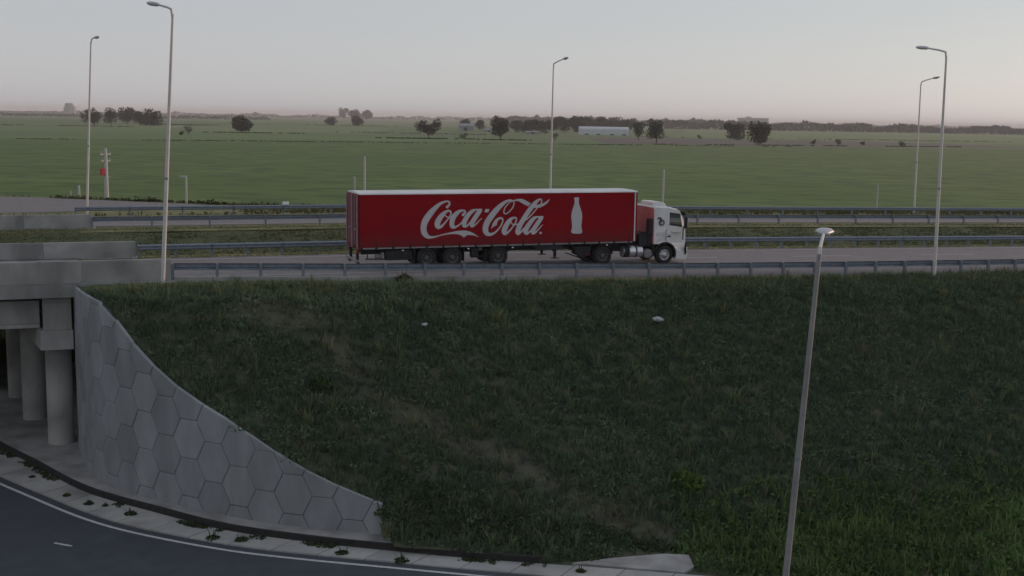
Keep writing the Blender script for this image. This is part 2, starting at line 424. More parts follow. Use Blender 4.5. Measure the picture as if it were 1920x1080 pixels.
HAZE_DENSITY = 0.00011
LOGO_STROKES = [[(4.571,3.134,0.074),(4.688,3.253,0.049),(4.692,3.361,0.049),(4.606,3.422,0.039),(4.456,3.406,0.049),(4.231,3.322,0.073),(4.033,3.176,0.103),(3.785,2.94,0.142),(3.55,2.656,0.166),(3.386,2.383,0.166),(3.323,2.109,0.156),(3.349,1.868,0.151),(3.457,1.698,0.122),(3.594,1.611,0.088),(3.744,1.596,0.061),(3.918,1.612,0.042),(4.168,1.672,0.029),(4.52,1.749,0.035),(4.822,1.787,0.049)],[(4.636,2.948,0.049),(4.46,2.859,0.084),(4.261,2.67,0.128),(4.088,2.408,0.147),(4.052,2.216,0.14),(4.115,2.114,0.103),(4.265,2.14,0.064),(4.415,2.282,0.044),(4.564,2.448,0.037),(4.701,2.615,0.037),(4.775,2.783,0.04),(4.757,2.891,0.044),(4.636,2.948,0.049)],[(4.441,2.787,0.027),(4.474,2.69,0.027),(4.588,2.617,0.03),(4.764,2.59,0.035),(4.915,2.66,0.044)],[(5.434,2.725,0.077),(5.534,2.833,0.05),(5.52,2.918,0.045),(5.393,2.944,0.05),(5.216,2.897,0.084),(5.041,2.755,0.119),(4.891,2.564,0.136),(4.83,2.324,0.128),(4.849,2.154,0.119),(4.946,2.08,0.069),(5.072,2.114,0.05),(5.248,2.22,0.035),(5.387,2.351,0.035)],[(6.26,2.974,0.035),(6.106,2.971,0.045),(5.928,2.9,0.087),(5.726,2.721,0.114),(5.551,2.457,0.129),(5.482,2.24,0.124),(5.529,2.13,0.08),(5.656,2.152,0.05),(5.807,2.308,0.04),(6.008,2.596,0.037),(6.184,2.849,0.035)],[(6.35,2.919,0.11),(6.161,2.655,0.115),(5.985,2.39,0.115),(5.898,2.209,0.1),(5.924,2.116,0.06),(6.039,2.158,0.045),(6.217,2.301,0.033),(6.343,2.433,0.025),(6.458,2.529,0.015)],[(8.155,3.399,0.035),(7.997,3.445,0.046),(7.738,3.354,0.076),(7.481,3.162,0.116),(7.2,2.896,0.146),(6.946,2.582,0.158),(6.743,2.293,0.158),(6.654,2.001,0.153),(6.69,1.805,0.136),(6.803,1.692,0.101),(6.984,1.682,0.071),(7.19,1.771,0.048),(7.395,1.963,0.04),(7.548,2.181,0.038),(7.61,2.377,0.038),(7.582,2.488,0.043),(7.465,2.526,0.048)],[(8.155,3.411,0.035),(8.229,3.325,0.028),(8.165,3.08,0.033),(8.006,2.886,0.03),(7.826,2.754,0.03),(7.695,2.755,0.03),(7.663,2.854,0.03),(7.717,3.037,0.028),(7.87,3.231,0.028),(8.025,3.364,0.028),(8.207,3.423,0.035)],[(8.248,2.534,0.046),(8.066,2.456,0.086),(7.886,2.25,0.127),(7.734,1.982,0.142),(7.689,1.81,0.134),(7.738,1.711,0.097),(7.894,1.757,0.061),(8.049,1.902,0.043),(8.203,2.096,0.036),(8.331,2.292,0.036),(8.376,2.439,0.036),(8.34,2.513,0.038),(8.248,2.534,0.046)],[(8.068,2.32,0.028),(8.123,2.209,0.03),(8.255,2.157,0.033),(8.438,2.179,0.041)],[(9.741,3.248,0.033),(9.786,3.408,0.033),(9.723,3.478,0.033),(9.578,3.422,0.069),(9.369,3.239,0.113),(9.162,2.995,0.12),(8.956,2.726,0.125),(8.75,2.408,0.13),(8.571,2.115,0.138),(8.452,1.845,0.13),(8.454,1.722,0.107),(8.526,1.696,0.072),(8.682,1.816,0.051),(8.811,1.962,0.041)],[(8.778,2.321,0.031),(9.013,2.478,0.033),(9.273,2.722,0.031),(9.52,2.991,0.028)],[(9.702,2.547,0.033),(9.543,2.545,0.046),(9.358,2.473,0.09),(9.176,2.278,0.118),(8.995,2.033,0.133),(8.888,1.812,0.123),(8.943,1.692,0.087),(9.08,1.734,0.054),(9.237,1.88,0.044),(9.444,2.174,0.039),(9.625,2.42,0.036)],[(9.778,2.492,0.108),(9.602,2.246,0.118),(9.408,1.977,0.118),(9.303,1.78,0.113),(9.342,1.685,0.072),(9.453,1.727,0.046),(9.636,1.898,0.034),(9.793,2.069,0.023),(9.877,2.13,0.013)],[(9.746,1.742,0.026),(9.8,1.696,0.026),(9.748,1.659,0.026),(9.699,1.698,0.026),(9.746,1.742,0.026)]]
LOGO_POLYS = [[(4.771,1.829),(5.049,1.884),(5.328,1.908),(5.582,1.904),(5.812,1.846),(6.018,1.744),(6.303,1.556),(6.29,1.549),(6.019,1.647),(5.763,1.676),(5.61,1.643),(5.484,1.536),(5.356,1.648),(5.152,1.718),(4.924,1.742),(4.772,1.74)],[(6.182,3.006),(6.485,3.003),(6.427,2.882),(6.209,2.885)],[(6.657,3.001),(6.876,2.998),(6.801,2.833),(6.582,2.836)],[(7.49,2.562),(7.335,2.54),(7.181,2.432),(7.054,2.239),(6.967,1.966),(7.134,2.09),(7.283,2.156),(7.299,2.308),(7.388,2.429),(7.492,2.477)],[(8.129,3.399),(8.362,3.5),(8.598,3.513),(8.783,3.467),(9.17,3.266),(9.028,3.107),(8.761,3.233),(8.496,3.384),(8.338,3.402)],[(9.347,3.03),(9.424,3.177),(9.636,3.199),(9.901,3.271),(10.111,3.405),(10.27,3.515),(10.114,3.281),(9.93,3.147),(9.692,3.038),(9.48,3.011)],[(9.595,2.579),(9.91,2.569),(9.851,2.453),(9.624,2.457)]]
BOTTLE_OUTLINE = [(11.918,3.55),(11.921,3.449),(11.91,3.393),(11.919,3.225),(11.98,3.067),(12.058,2.864),(12.112,2.684),(12.134,2.504),(12.115,2.301),(12.092,2.076),(12.102,1.884),(12.154,1.759),(12.144,1.669),(12.055,1.614),(11.834,1.607),(11.834,1.607),(11.613,1.623),(11.522,1.681),(11.507,1.771),(11.553,1.894),(11.553,2.085),(11.518,2.311),(11.489,2.513),(11.501,2.692),(11.545,2.871),(11.613,3.072),(11.665,3.228),(11.666,3.396),(11.652,3.451),(11.65,3.552)]

# ================================================================ SETTING
def smooth01(x): x = np.clip(x, 0, 1); return x * x * (3 - 2 * x)
PL = [(-30, -7.3), (-20, -7.25), (-19.4, -7.0), (-18.4, -6.2), (-17.65, -5.65), (-16.6, -4.8), (-15.8, -4.15), (-14.85, -3.5), (-13.4, -2.75), (-12.4, -2.05), (-10.8, -.8), (-9.7, .15), (-9.0, .24), (-5, .29), (-3.5, .31)]
PR = [(-40, -7.3), (-22.3, -7.25), (-21.6, -6.9), (-7.4, -.42), (-6.4, -.10), (-4, -.03), (-3, -.03)]
def slope_z(s, t):
    s = np.asarray(s, float); t = np.asarray(t, float)
    a = np.interp(t, [p[0] for p in PL], [p[1] for p in PL])
    b = np.interp(t, [p[0] for p in PR], [p[1] for p in PR])
    g = np.where(s < 7, 0, -.014 * (s - 7))
    b = b + g * np.clip((b + 7.2) / 7.2, 0, 1)
    w = smooth01((s + 9) / 16.0)
    return a * (1 - w) + b * w
WALL_XY = [(-25.6, 67.8), (-23.4, 62.1), (-21.2, 56.3), (-18.87, 50.12), (-17.58, 47.39), (-16.08, 45.29), (-13.79, 43.4), (-10.95, 41.88), (-8.35, 40.78), (-6.54, 40.31), (-4.98, 40.0), (-4.42, 39.89)]
WALL_ST = [to_st(*p) for p in WALL_XY]
def wall_t(s): return float(np.interp(s, [p[0] for p in WALL_ST[3:]], [p[1] for p in WALL_ST[3:]]))

def sgrid(a, b, fine=50, step=.5, coarse=3.0):
    S = list(np.arange(a, min(fine, b), step))
    if b > fine: S += list(np.arange(max(fine, a), b, coarse))
    return S + [b]

def grid_mesh(name, S, rows, mat, smooth=True):
    """rows[i] = list of (s,t,z)"""
    V, F = [], []
    n = len(rows[0])
    for r in rows: V += [W(*p) for p in r]
    for i in range(len(rows) - 1):
        for k in range(n - 1):
            F.append((i * n + k, (i + 1) * n + k, (i + 1) * n + k + 1, i * n + k + 1))
    m = MB(); m.v, m.f = V, F
    return m.build(name, mat, None, smooth, fix=False)

# the plain, out to the horizon
m = MB()
xs = [-15000, -2500, -800, -200, -60, 0, 60, 200, 800, 2500, 15000]; ys = [-300, 0, 40, 80, 160, 400, 900, 2000, 4500, 20000]
for y in ys:
    for x in xs: m.v.append((x, y, G - .05))
for j in range(len(ys) - 1):
    for i in range(len(xs) - 1):
        a = j * len(xs) + i; m.f.append((a, a + 1, a + len(xs) + 1, a + len(xs)))
ground = m.build("ground", M['plain'], fix=False)
tag(ground, "wide flat green plain reaching to the hazy horizon", "ground", kind="structure")
# crop field behind the highway
m = MB(); m.add([(-900, 60, G), (900, 60, G), (800, 860, G), (345, 803, G), (186, 770, G), (12, 752, G), (-147, 704, G), (-267, 613, G), (-900, 450, G)], [tuple(range(9))])
tag(m.build("field", M['field'], fix=False), "big green crop field beyond the highway", "field", kind="structure")
m = MB(); m.add([(60, 765, G + .02), (200, 812, G + .02), (283, 842, G + .02), (420, 880, G + .02), (360, 1060, G + .02), (265, 1085, G + .02), (141, 1085, G + .02), (60, 990, G + .02)], [tuple(range(8))])
tag(m.build("fallow_field", M['fallow'], fix=False), "strip of bare brown ground behind the two dark round trees", "field", kind="structure")
for nm, pts_, l in (('plain_light', [(150, 1130), (470, 1010), (1100, 1150), (1300, 2250), (330, 2250)], "pale green far field on the right behind the two big trees"),
                    ('plain_dry', [(-330, 1850), (-60, 1830), (40, 2900), (-420, 3000)], "dry pale far field behind the two small round trees"),
                    ('plain_dark', [(-900, 1440), (-380, 1440), (-330, 2100), (-1100, 2100)], "darker far field behind the dark grove"),
                    ('plain_light', [(-420, 1000), (-120, 990), (-150, 1500), (-480, 1560)], "pale far field right of the lone round tree")):
    m = MB(); m.add([(x, y, G + .01) for x, y in pts_], [tuple(range(len(pts_)))])
    tag(m.build("field", M[nm], fix=False), l, "field", kind="structure")
# land in front of the embankment
m = MB(); m.add([(-60, -60, G - .02), (90, -60, G - .02), (90, 75, G - .02), (-60, 75, G - .02)], [(0, 1, 2, 3)])
tag(m.build("verge", M['soil'], fix=False), "rough ground at the foot of the embankment", "ground", kind="structure")

# near embankment
def relief(s, t):
    return .34 * (fbm(np.asarray(s) * .35, np.asarray(t) * .35, 3) - .5) + .36 * (fbm(np.asarray(s) * 1.15 + np.asarray(t) * .5, np.asarray(t) * 1.3, 9) - .5)
S = sgrid(-13.35, 150, 50, .3)
rows = []
for s in S:
    t0 = wall_t(s) + .12 if s < -3.6 else float(np.interp(s, [-3.6, 1.5, 200], [-19.8, -22.4, -22.4]))
    t1 = rail_t(s) + .35
    r = []
    for k in range(73):
        t = t0 + (t1 - t0) * k / 72
        z = float(slope_z(s, t))
        edge = min(1.0, (t - t0) / 1.2, (-6.4 - t) / 1.5)
        z += max(0.0, edge) * float(relief(s, t)) if t < -6.4 else 0
        r.append((s, t, z))
    rows.append(r)
tag(grid_mesh("embankment", S, rows, M['soil']), "tall weed-covered embankment slope below the near guardrail", "embankment", kind="structure")

# near carriageway, with its cross fall
def road_z(s, t):
    if t >= 0: return zs(s)
    return zs(s) + (rail_z(s) - zs(s)) * min(1.0, -t / 4.0)
S = sgrid(-60, 150, 60, 2.0, 6.0)
rows = [[(s, rail_t(s) + .28, road_z(s, rail_t(s) + .3) - .3)] + [(s, t, road_z(s, t) + .02) for t in (rail_t(s) + .3, -2, 0, 3.5, 7.2)] for s in S]
tag(grid_mesh("carriageway", S, rows, M['asphalt']), "near highway carriageway under the red truck", "road", kind="structure")
rows = [[(s, t, zs(s) + .01) for t in (26.3, 30, 34.2)] for s in S]
tag(grid_mesh("carriageway", S, rows, M['asphalt']), "far highway carriageway between the two rear guardrails", "road", kind="structure")
# painted lines
def line(t0, w, s0, s1, name, label, off=.026):
    n = max(1, int((s1 - s0) / 4)); m = MB()
    for i in range(n + 1):
        s = s0 + (s1 - s0) * i / n
        for t in (t0, t0 + w): m.v.append(W(s, t, road_z(s, t) + off))
    for i in range(n): m.f.append((2 * i, 2 * i + 2, 2 * i + 3, 2 * i + 1))
    o = m.build(name, M['paint'], fix=False)
    return tag(o, label, "road marking", kind="structure")
line(-1.2, .13, -60, 150, "edge_line", "white edge line along the near side of the near carriageway")
line(6.3, .13, -60, 150, "edge_line", "white edge line along the median side of the near carriageway")
for i, s in enumerate(np.arange(-58, 140, 9.5)):
    line(2.85, .13, s, s + 4.2, "lane_dash", "white lane dash on the near carriageway")["group"] = "lane dashes"
line(27.0, .13, -60, 150, "edge_line", "white edge line on the far carriageway", .018)
line(33.4, .13, -60, 150, "edge_line", "white edge line beside the rearmost guardrail", .018)

# median with its ditch
S = sgrid(-18, 150, 60, 1.0, 5.0)
MEDK = [(7.1, -.01), (8.3, -.05), (9.5, -.16), (12, -.7), (15, -1.15), (18, -1.15), (21, -.6), (23.6, -.14), (25.2, -.05), (26.35, -.02)]
rows = []
for s in S:
    r = []
    for t in np.linspace(7.1, 26.35, 30):
        z = zs(s) + interp(t, MEDK) + (.18 * (float(fbm(s * .4, t * .4, 21)) - .5) if 9 < t < 24.5 else 0)
        r.append((s, float(t), z))
    rows.append(r)
def med_z(s, t): return zs(s) + interp(t, MEDK)
tag(grid_mesh("median", S, rows, M['ditch']), "grassy median ditch between the two carriageways", "median", kind="structure")
for ta, tb, l in ((7.15, 9.2, "strip of pale dry grass behind the truck's carriageway"), (23.4, 26.32, "strip of pale dry grass below the far carriageway")):
    rows = [[(s, float(t), zs(s) + interp(t, MEDK) + .012 + (.05 if 9 < t < 24.5 else 0)) for t in np.linspace(ta, tb, 6)] for s in S if s > -13.2]
    tag(grid_mesh("verge", S, rows, M['verge']), l, "verge", kind="structure")
Sv = [s for s in sgrid(9.5, 150, 60, 1.0, 5.0)]
rows = [[(s, t, float(slope_z(s, t)) + .030 + .05 * (t < -6)) for t in (rail_t(s) + .30, -5.9, -6.15 - .5 * float(fbm(s * .6, 0, 81)))] for s in Sv]
tag(grid_mesh("verge", Sv, rows, M['verge']), "strip of pale dry grass under the near guardrail", "verge", kind="structure")
# far verge and the slope down to the field
FE = [(-60, 78), (-16.7, 58), (-4, 49), (6, 42), (200, 41)]
S = sgrid(-60, 150, 60, 2.0, 6.0)
rows = []
for s in S:
    te = interp(s, FE)
    rows.append([(s, 34.1, zs(s) - .02), (s, 35.5, zs(s) - .05), (s, 38, zs(s) - .08), (s, te, zs(s) - .12), (s, te + 6, zs(s) * .6 - 3.0), (s, te + 14, G - .03)])
tag(grid_mesh("far_verge", S, rows, M['verge']), "grass verge falling to the crop field behind the highway", "verge", kind="structure")
m = MB(); m.add([W(-60, 76, -.06), W(-60, 40, -.06), W(-16, 39.5, -.06), W(-2, 44.5, -.06), W(-4.6, 47.6, -.06), W(-16.7, 56.6, -.06)], [tuple(range(6))])
tag(m.build("slip_road", M['asphalt'], fix=False), "grey paved slip road tapering off behind the far carriageway", "road", kind="structure")

# lower road, gutter and walkway
KERB = catmull([(-42, 75), (-33, 63), (-27.5, 56), (-23.3, 51.2), (-20.13, 48.02), (-16.67, 44.57), (-13.02, 42.2), (-10.23, 40.6), (-7.37, 39.62), (-4.28, 38.87), (-.9, 38.2), (3.5, 37.55), (10, 36.5), (20, 34.8), (45, 30)], 8)
EDGE = catmull([(-45, 72), (-33, 58.5), (-26.5, 51.6), (-21.8, 46.9), (-18.56, 44.11), (-15.67, 41.78), (-13.23, 40.31), (-9.82, 38.88), (-7.1, 38.15), (-4.14, 37.56), (-1.0, 36.95), (3.0, 36.2), (9.5, 35.1), (19.5, 33.4), (44.5, 28.6)], 8)
def offset(C, d):
    out = []
    for i, p in enumerate(C):
        a, b = C[max(i - 1, 0)], C[min(i + 1, len(C) - 1)]
        v = (b - a) / np.hypot(*(b - a)); out.append(p + np.array((v[1], -v[0])) * d)
    return out
def ribbon(m, A, ZA, B, ZB):
    n = len(m.v)
    for p, q in zip(A, B): m.v += [(p[0], p[1], ZA), (q[0], q[1], ZB)]
    for i in range(len(A) - 1): m.f.append((n + 2 * i, n + 2 * i + 2, n + 2 * i + 3, n + 2 * i + 1))
    return m
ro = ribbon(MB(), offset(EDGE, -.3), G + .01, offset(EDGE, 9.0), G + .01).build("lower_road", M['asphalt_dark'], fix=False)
tag(ro, "dark curved asphalt road running under the bridge", "road", kind="structure")
tag(ribbon(MB(), offset(EDGE, .05), G + .016, offset(EDGE, .19), G + .016).build("edge_line", M['paint'], fix=False), "thin white edge line round the bend of the lower road", "road marking", kind="structure")
for k, (x, y) in enumerate(((-15.42, 38.94),)):
    m = MB(); m.add([(x - .35, y + .1, G + .016), (x + .35, y - .16, G + .016), (x + .38, y - .06, G + .016), (x - .32, y + .2, G + .016)], [(0, 1, 2, 3)])
    tag(m.build("lane_mark", M['paint'], fix=False), "short worn white mark on the dark lower road", "road marking", kind="structure")
# gutter slabs between road edge and kerb: each slab is a piece
gut = empty("gutter", (0, 0, 0), label="pale concrete gutter of slabs along the bend of the lower road", cat="gutter"); gut["kind"] = "structure"
E0 = offset(EDGE, -.32)
acc = 0.0; start = 0
lenE = [0]
for a, b in zip(E0[:-1], E0[1:]): lenE.append(lenE[-1] + float(np.hypot(*(b - a))))
kl = [0]
for a, b in zip(KERB[:-1], KERB[1:]): kl.append(kl[-1] + float(np.hypot(*(b - a))))
def at_len(C, L, d):
    return np.array((np.interp(d, L, [p[0] for p in C]), np.interp(d, L, [p[1] for p in C])))
NS = 62
for i in range(NS):
    a0, a1 = i / NS, (i + 1) / NS
    g0, g1 = .02 / lenE[-1], .02 / lenE[-1]
    P = [at_len(E0, lenE, (a0 + g0) * lenE[-1]), at_len(E0, lenE, (a1 - g1) * lenE[-1]), at_len(KERB, kl, (a1 - g1) * kl[-1]), at_len(KERB, kl, (a0 + g0) * kl[-1])]
    dz = random.uniform(0, .012)
    m = MB(); top = G + .05 + dz
    m.add([(p[0], p[1], top) for p in P] + [(p[0], p[1], G - .05) for p in P], [(0, 1, 2, 3), (0, 4, 5, 1), (1, 5, 6, 2), (2, 6, 7, 3), (3, 7, 4, 0)])
    m.build("slab", M['concrete_pale'], gut)
# kerb and walkway
kerb = empty("kerb", label="dark dirty kerb edging the walkway below the panel wall", cat="kerb"); kerb["kind"] = "structure"
K1 = offset(KERB, -.14)
iw = [i for i, p in enumerate(KERB) if p[0] < 2.0]
for a in range(0, len(iw) - 2, 2):
    seg = iw[a:a + 3]
    m = MB(); ribbon(m, [KERB[i] for i in seg], G - .02, [KERB[i] for i in seg], G + .27); ribbon(m, [KERB[i] for i in seg], G + .27, [K1[i] for i in seg], G + .27)
    m.build("kerb_stone", M['kerb_dark'], kerb, fix=False)
WALLC = catmull(WALL_XY, 8)
wl_ = [0]
for a, b in zip(WALLC[:-1], WALLC[1:]): wl_.append(wl_[-1] + float(np.hypot(*(b - a))))
m = MB()
A, B = [], []
for i in range(81):
    f_ = i / 80
    k0 = kl[[j for j, p in enumerate(KERB) if p[1] < 68][0]]; k1 = kl[[j for j, p in enumerate(KERB) if p[0] > -4.0][0]]
    A.append(at_len(K1, kl, k0 + (k1 - k0) * f_)); B.append(at_len(offset(WALLC, -.3), wl_, wl_[-1] * f_))
ribbon(m, A, G + .262, B, G + .262)
tag(m.build("walkway", M['concrete'], fix=False), "narrow concrete walkway between kerb and panel wall", "walkway", kind="structure")
# drain apron at the right end of the gutter
m = MB(); m.add([(2.2, 37.95, G + .075), (5.9, 37.3, G + .07), (6.3, 37.8, G + .08), (6.25, 38.75, G + .13), (5.4, 38.8, G + .13), (3.7, 38.45, G + .09)], [(0, 1, 2, 3, 4, 5)])
v0 = len(m.v); m.add([(2.2, 37.95, G - .1), (5.9, 37.3, G - .1), (6.3, 37.8, G - .1), (6.25, 38.75, G - .1), (5.4, 38.8, G - .1), (3.7, 38.45, G - .1)], [])
for i in range(6): m.f.append((i, (i + 1) % 6, 6 + (i + 1) % 6, 6 + i))
tag(m.build("drain_apron", M['concrete']), "pale concrete drain apron at the right end of the gutter", "drain")

# ---------------------------------------------------------------- retaining wall of hexagonal panels
wall = empty("retaining_wall", (-11, 42, G), label="curved grey retaining wall of hexagonal concrete panels beside the lower road", cat="retaining wall")
WO = Vector((-11, 42, G))
U0 = wl_[24]                       # length at the bridge end (image start of the visible bend)
def wall_pt(u, off=0.0):
    d = u + U0
    p = at_len(WALLC, wl_, d); a = at_len(WALLC, wl_, max(d - .2, 0)); b = at_len(WALLC, wl_, min(d + .2, wl_[-1]))
    v = (b - a) / np.hypot(*(b - a))
    return p + np.array((v[1], -v[0])) * off
UMAX = wl_[-1] - U0
def wall_top(u):
    if u < .6: return -.25
    p = wall_pt(min(u, UMAX)); s, t = to_st(*p)
    if s < -3.6 or True:
        z = float(slope_z(s, t + .1)) + .14
    return float(np.interp(u, [.6, 2.5, 4.2], [.30, .42, z])) if u < 4.2 else z
def clip(poly, a, b, c):            # keep a*x+b*y<=c
    out = []
    for i in range(len(poly)):
        p, q = poly[i], poly[(i + 1) % len(poly)]
        dp, dq = a * p[0] + b * p[1] - c, a * q[0] + b * q[1] - c
        if dp <= 0: out.append(p)
        if dp * dq < 0:
            k = dp / (dp - dq); out.append((p[0] + (q[0] - p[0]) * k, p[1] + (q[1] - p[1]) * k))
    return out
ZB = G + .24
# recessed backing
m = MB()
us = list(np.arange(-16.5, UMAX, .3)) + [UMAX]
for u in us:
    p = wall_pt(u, -.02); zt = wall_top(u) - .05
    m.v += [(p[0] - WO.x, p[1] - WO.y, 0.0), (p[0] - WO.x, p[1] - WO.y, max(zt, ZB) - WO.z)]
for i in range(len(us) - 1): m.f.append((2 * i, 2 * i + 2, 2 * i + 3, 2 * i + 1))
m.build("backing", M['joint'], wall, fix=False)
PW, PH, FL, FW = 1.13, 1.48, .375, .755
npan = 0
for c in range(-15, 18):
    uc = 13.05 + (c - 11) * PW
    z0 = -5.02 if (c - 11) % 2 == 0 else -5.76
    for k in range(-3, 6):
        zc = z0 + PH * (k + .5)
        hexa = [(uc - FW, zc), (uc - FL, zc - PH / 2), (uc + FL, zc - PH / 2), (uc + FW, zc), (uc + FL, zc + PH / 2), (uc - FL, zc + PH / 2)]
        g = .007
        hexa = [(uc + (x - uc) * (1 - g / .6), zc + (z - zc) * (1 - g / .7)) for x, z in hexa]
        p = clip(hexa, 0, -1, -ZB)
        if len(p) < 3: continue
        p = clip(p, 1, 0, UMAX - .02)
        if len(p) < 3: continue
        ua, ub = min(x for x, z in p), max(x for x, z in p)
        if ua < -16.4: continue
        za, zb = wall_top(ua), wall_top(ub)
        # z <= za + (zb-za)/(ub-ua)*(u-ua)
        k_ = (zb - za) / max(ub - ua, 1e-3)
        p = clip(p, -k_, 1, za - k_ * ua)
        if len(p) < 3: continue
        area = .5 * abs(sum(p[i][0] * p[(i + 1) % len(p)][1] - p[(i + 1) % len(p)][0] * p[i][1] for i in range(len(p))))
        if area < .02: continue
        cx, cz = sum(x for x, z in p) / len(p), sum(z for x, z in p) / len(p)
        proud = .075 + random.uniform(-.012, .012); tilt = random.uniform(-.008, .008)
        m = MB(); n = len(p)
        inn = [(cx + (x - cx) * .965, cz + (z - cz) * .965) for x, z in p]
        for x, z in p:
            q = wall_pt(x, -.06); m.v.append((q[0] - WO.x, q[1] - WO.y, z - WO.z))
        for x, z in p:
            q = wall_pt(x, proud - .02); m.v.append((q[0] - WO.x, q[1] - WO.y, z - WO.z))
        for x, z in inn:
            q = wall_pt(x, proud + tilt * (z - cz)); m.v.append((q[0] - WO.x, q[1] - WO.y, z - WO.z))
        q = wall_pt(cx, proud); m.v.append((q[0] - WO.x, q[1] - WO.y, cz - WO.z))
        for i in range(n):
            j = (i + 1) % n
            m.f += [(i, j, n + j, n + i), (n + i, n + j, 2 * n + j, 2 * n + i), (2 * n + i, 2 * n + j, 3 * n)]
        m.build("panel", M['panel'], wall); npan += 1

# ---------------------------------------------------------------- bridges
def hexa_st(m, s0, s1, t0, t1, z00, z01, zt0, zt1):
    """box in road frame: bottom z at t0,t1 and top z at t0,t1"""
    vs = [W(s0, t0, z00), W(s1, t0, z00), W(s1, t1, z01), W(s0, t1, z01), W(s0, t0, zt0), W(s1, t0, zt0), W(s1, t1, zt1), W(s0, t1, zt1)]
    return m.add(vs, [(0, 3, 2, 1), (4, 5, 6, 7), (0, 1, 5, 4), (1, 2, 6, 5), (2, 3, 7, 6), (3, 0, 4, 7)])
def bx_st(m, s0, s1, t0, t1, z0, z1): return hexa_st(m, s0, s1, t0, t1, z0, z0, z1, z1)
bridge = empty("bridge", label="near concrete highway bridge over the dark lower road", cat="bridge")
m = MB(); hexa_st(m, -48, -13.25, -4.32, 0, -.20, -.45, .36, .0); hexa_st(m, -48, -13.25, 0.003, 8.7, -.45, -.45, .0, .0)
m.build("deck", M['concrete'], bridge)
def parapet(par, t0, t1, s_end, z0, z1, n, L=3.6, first=None):
    s = s_end
    for i in range(n):
        l = (first if (i == 0 and first) else L)
        m = MB(); bx_st(m, s - l + .012, s - .012, t0, t1, z0, z1 - .05)
        hexa_st(m, s - l + .012, s - .012, t0 + .03, t1 - .03, z1 - .05, z1 - .05, z1, z1)
        m.build("parapet_section", M['concrete_pale'] if i < 1 else M['concrete'], par)
        s -= l
parapet(bridge, -4.28, -3.98, -9.42, .405, 1.34, 10, 3.9, 3.75)
parapet(bridge, 8.0, 8.3, -10.3, .03, .86, 9, 4.6, 4.6)
m = MB(); bx_st(m, -13.24, -9.3, -4.75, -3.95, -.1, .40); m.build("footing_slab", M['concrete_pale'], bridge)
m = MB(); bx_st(m, -13.24, -10.1, 7.8, 8.5, -.3, .028); m.build("footing_slab", M['concrete'], bridge)
for t in (-2.9, -.3, 2.3, 4.9, 7.3):
    m = MB(); bx_st(m, -47, -14.9, t - .28, t + .28, -1.5, -.46); bx_st(m, -47, -14.9, t - .45, t + .45, -1.62, -1.45); m.build("girder", M['concrete'], bridge)
m = MB(); bx_st(m, -14.75, -13.6, -4.0, 8.3, -1.64, -.46); bx_st(m, -14.75, -13.6, -4.0, -2.0, -.45, -.26); m.build("diaphragm", M['concrete'], bridge)
m = MB()       # skewed cap beam
m.add([W(-14.86, -4.05, -2.5), W(-13.55, -4.05, -2.5), W(-15.7, 8.35, -2.5), W(-17.0, 8.35, -2.5), W(-14.86, -4.05, -1.65), W(-13.55, -4.05, -1.65), W(-15.7, 8.35, -1.65), W(-17.0, 8.35, -1.65)], [(0, 3, 2, 1), (4, 5, 6, 7), (0, 1, 5, 4), (1, 2, 6, 5), (2, 3, 7, 6), (3, 0, 4, 7)])
m.build("cap_beam", M['concrete'], bridge)
for t in (-2.75, 2.1, 7.0):
    m = MB(); p = W(-14.2 - (t + 2.75) * .175 - (.35 if t > 0 else 0), t, 0); m.tube([(p[0], p[1], G - .1), (p[0], p[1], -2.48)], .56, 24); m.build("column", M['concrete_pale'], bridge, smooth=False)
m = MB(); bx_st(m, -44.6, -43.2, -4.05, 8.35, -2.5, -1.65); m.build("cap_beam", M['concrete'], bridge)
for t in (-2.75, 2.1, 7.0):
    m = MB(); p = W(-43.9, t, 0); m.tube([(p[0], p[1], G - .1), (p[0], p[1], -2.48)], .56, 20); m.build("column", M['concrete_pale'], bridge)
fbridge = empty("bridge", label="far concrete highway bridge behind the median at the left", cat="bridge")
m = MB(); bx_st(m, -48, -12.0, 25.3, 35.6, -.5, -.004); m.build("deck", M['concrete'], fbridge)
parapet(fbridge, 25.6, 25.9, -12.2, .01, .88, 9, 4.2)
m = MB(); bx_st(m, -14.9, -13.6, 25.5, 35.3, -2.4, -.52); m.build("cap_beam", M['concrete'], fbridge)
for t in (27.5, 33):
    m = MB(); p = W(-14.2, t, 0); m.tube([(p[0], p[1], G - .1), (p[0], p[1], -2.42)], .56, 16); m.build("column", M['concrete_pale'], fbridge)
m = MB(); bx_st(m, -18.4, -18.02, 8.9, 25.2, G - .1, -.15)
tag(m.build("abutment_wall", M['concrete']), "plain concrete end wall holding the median between the two bridges", "wall")

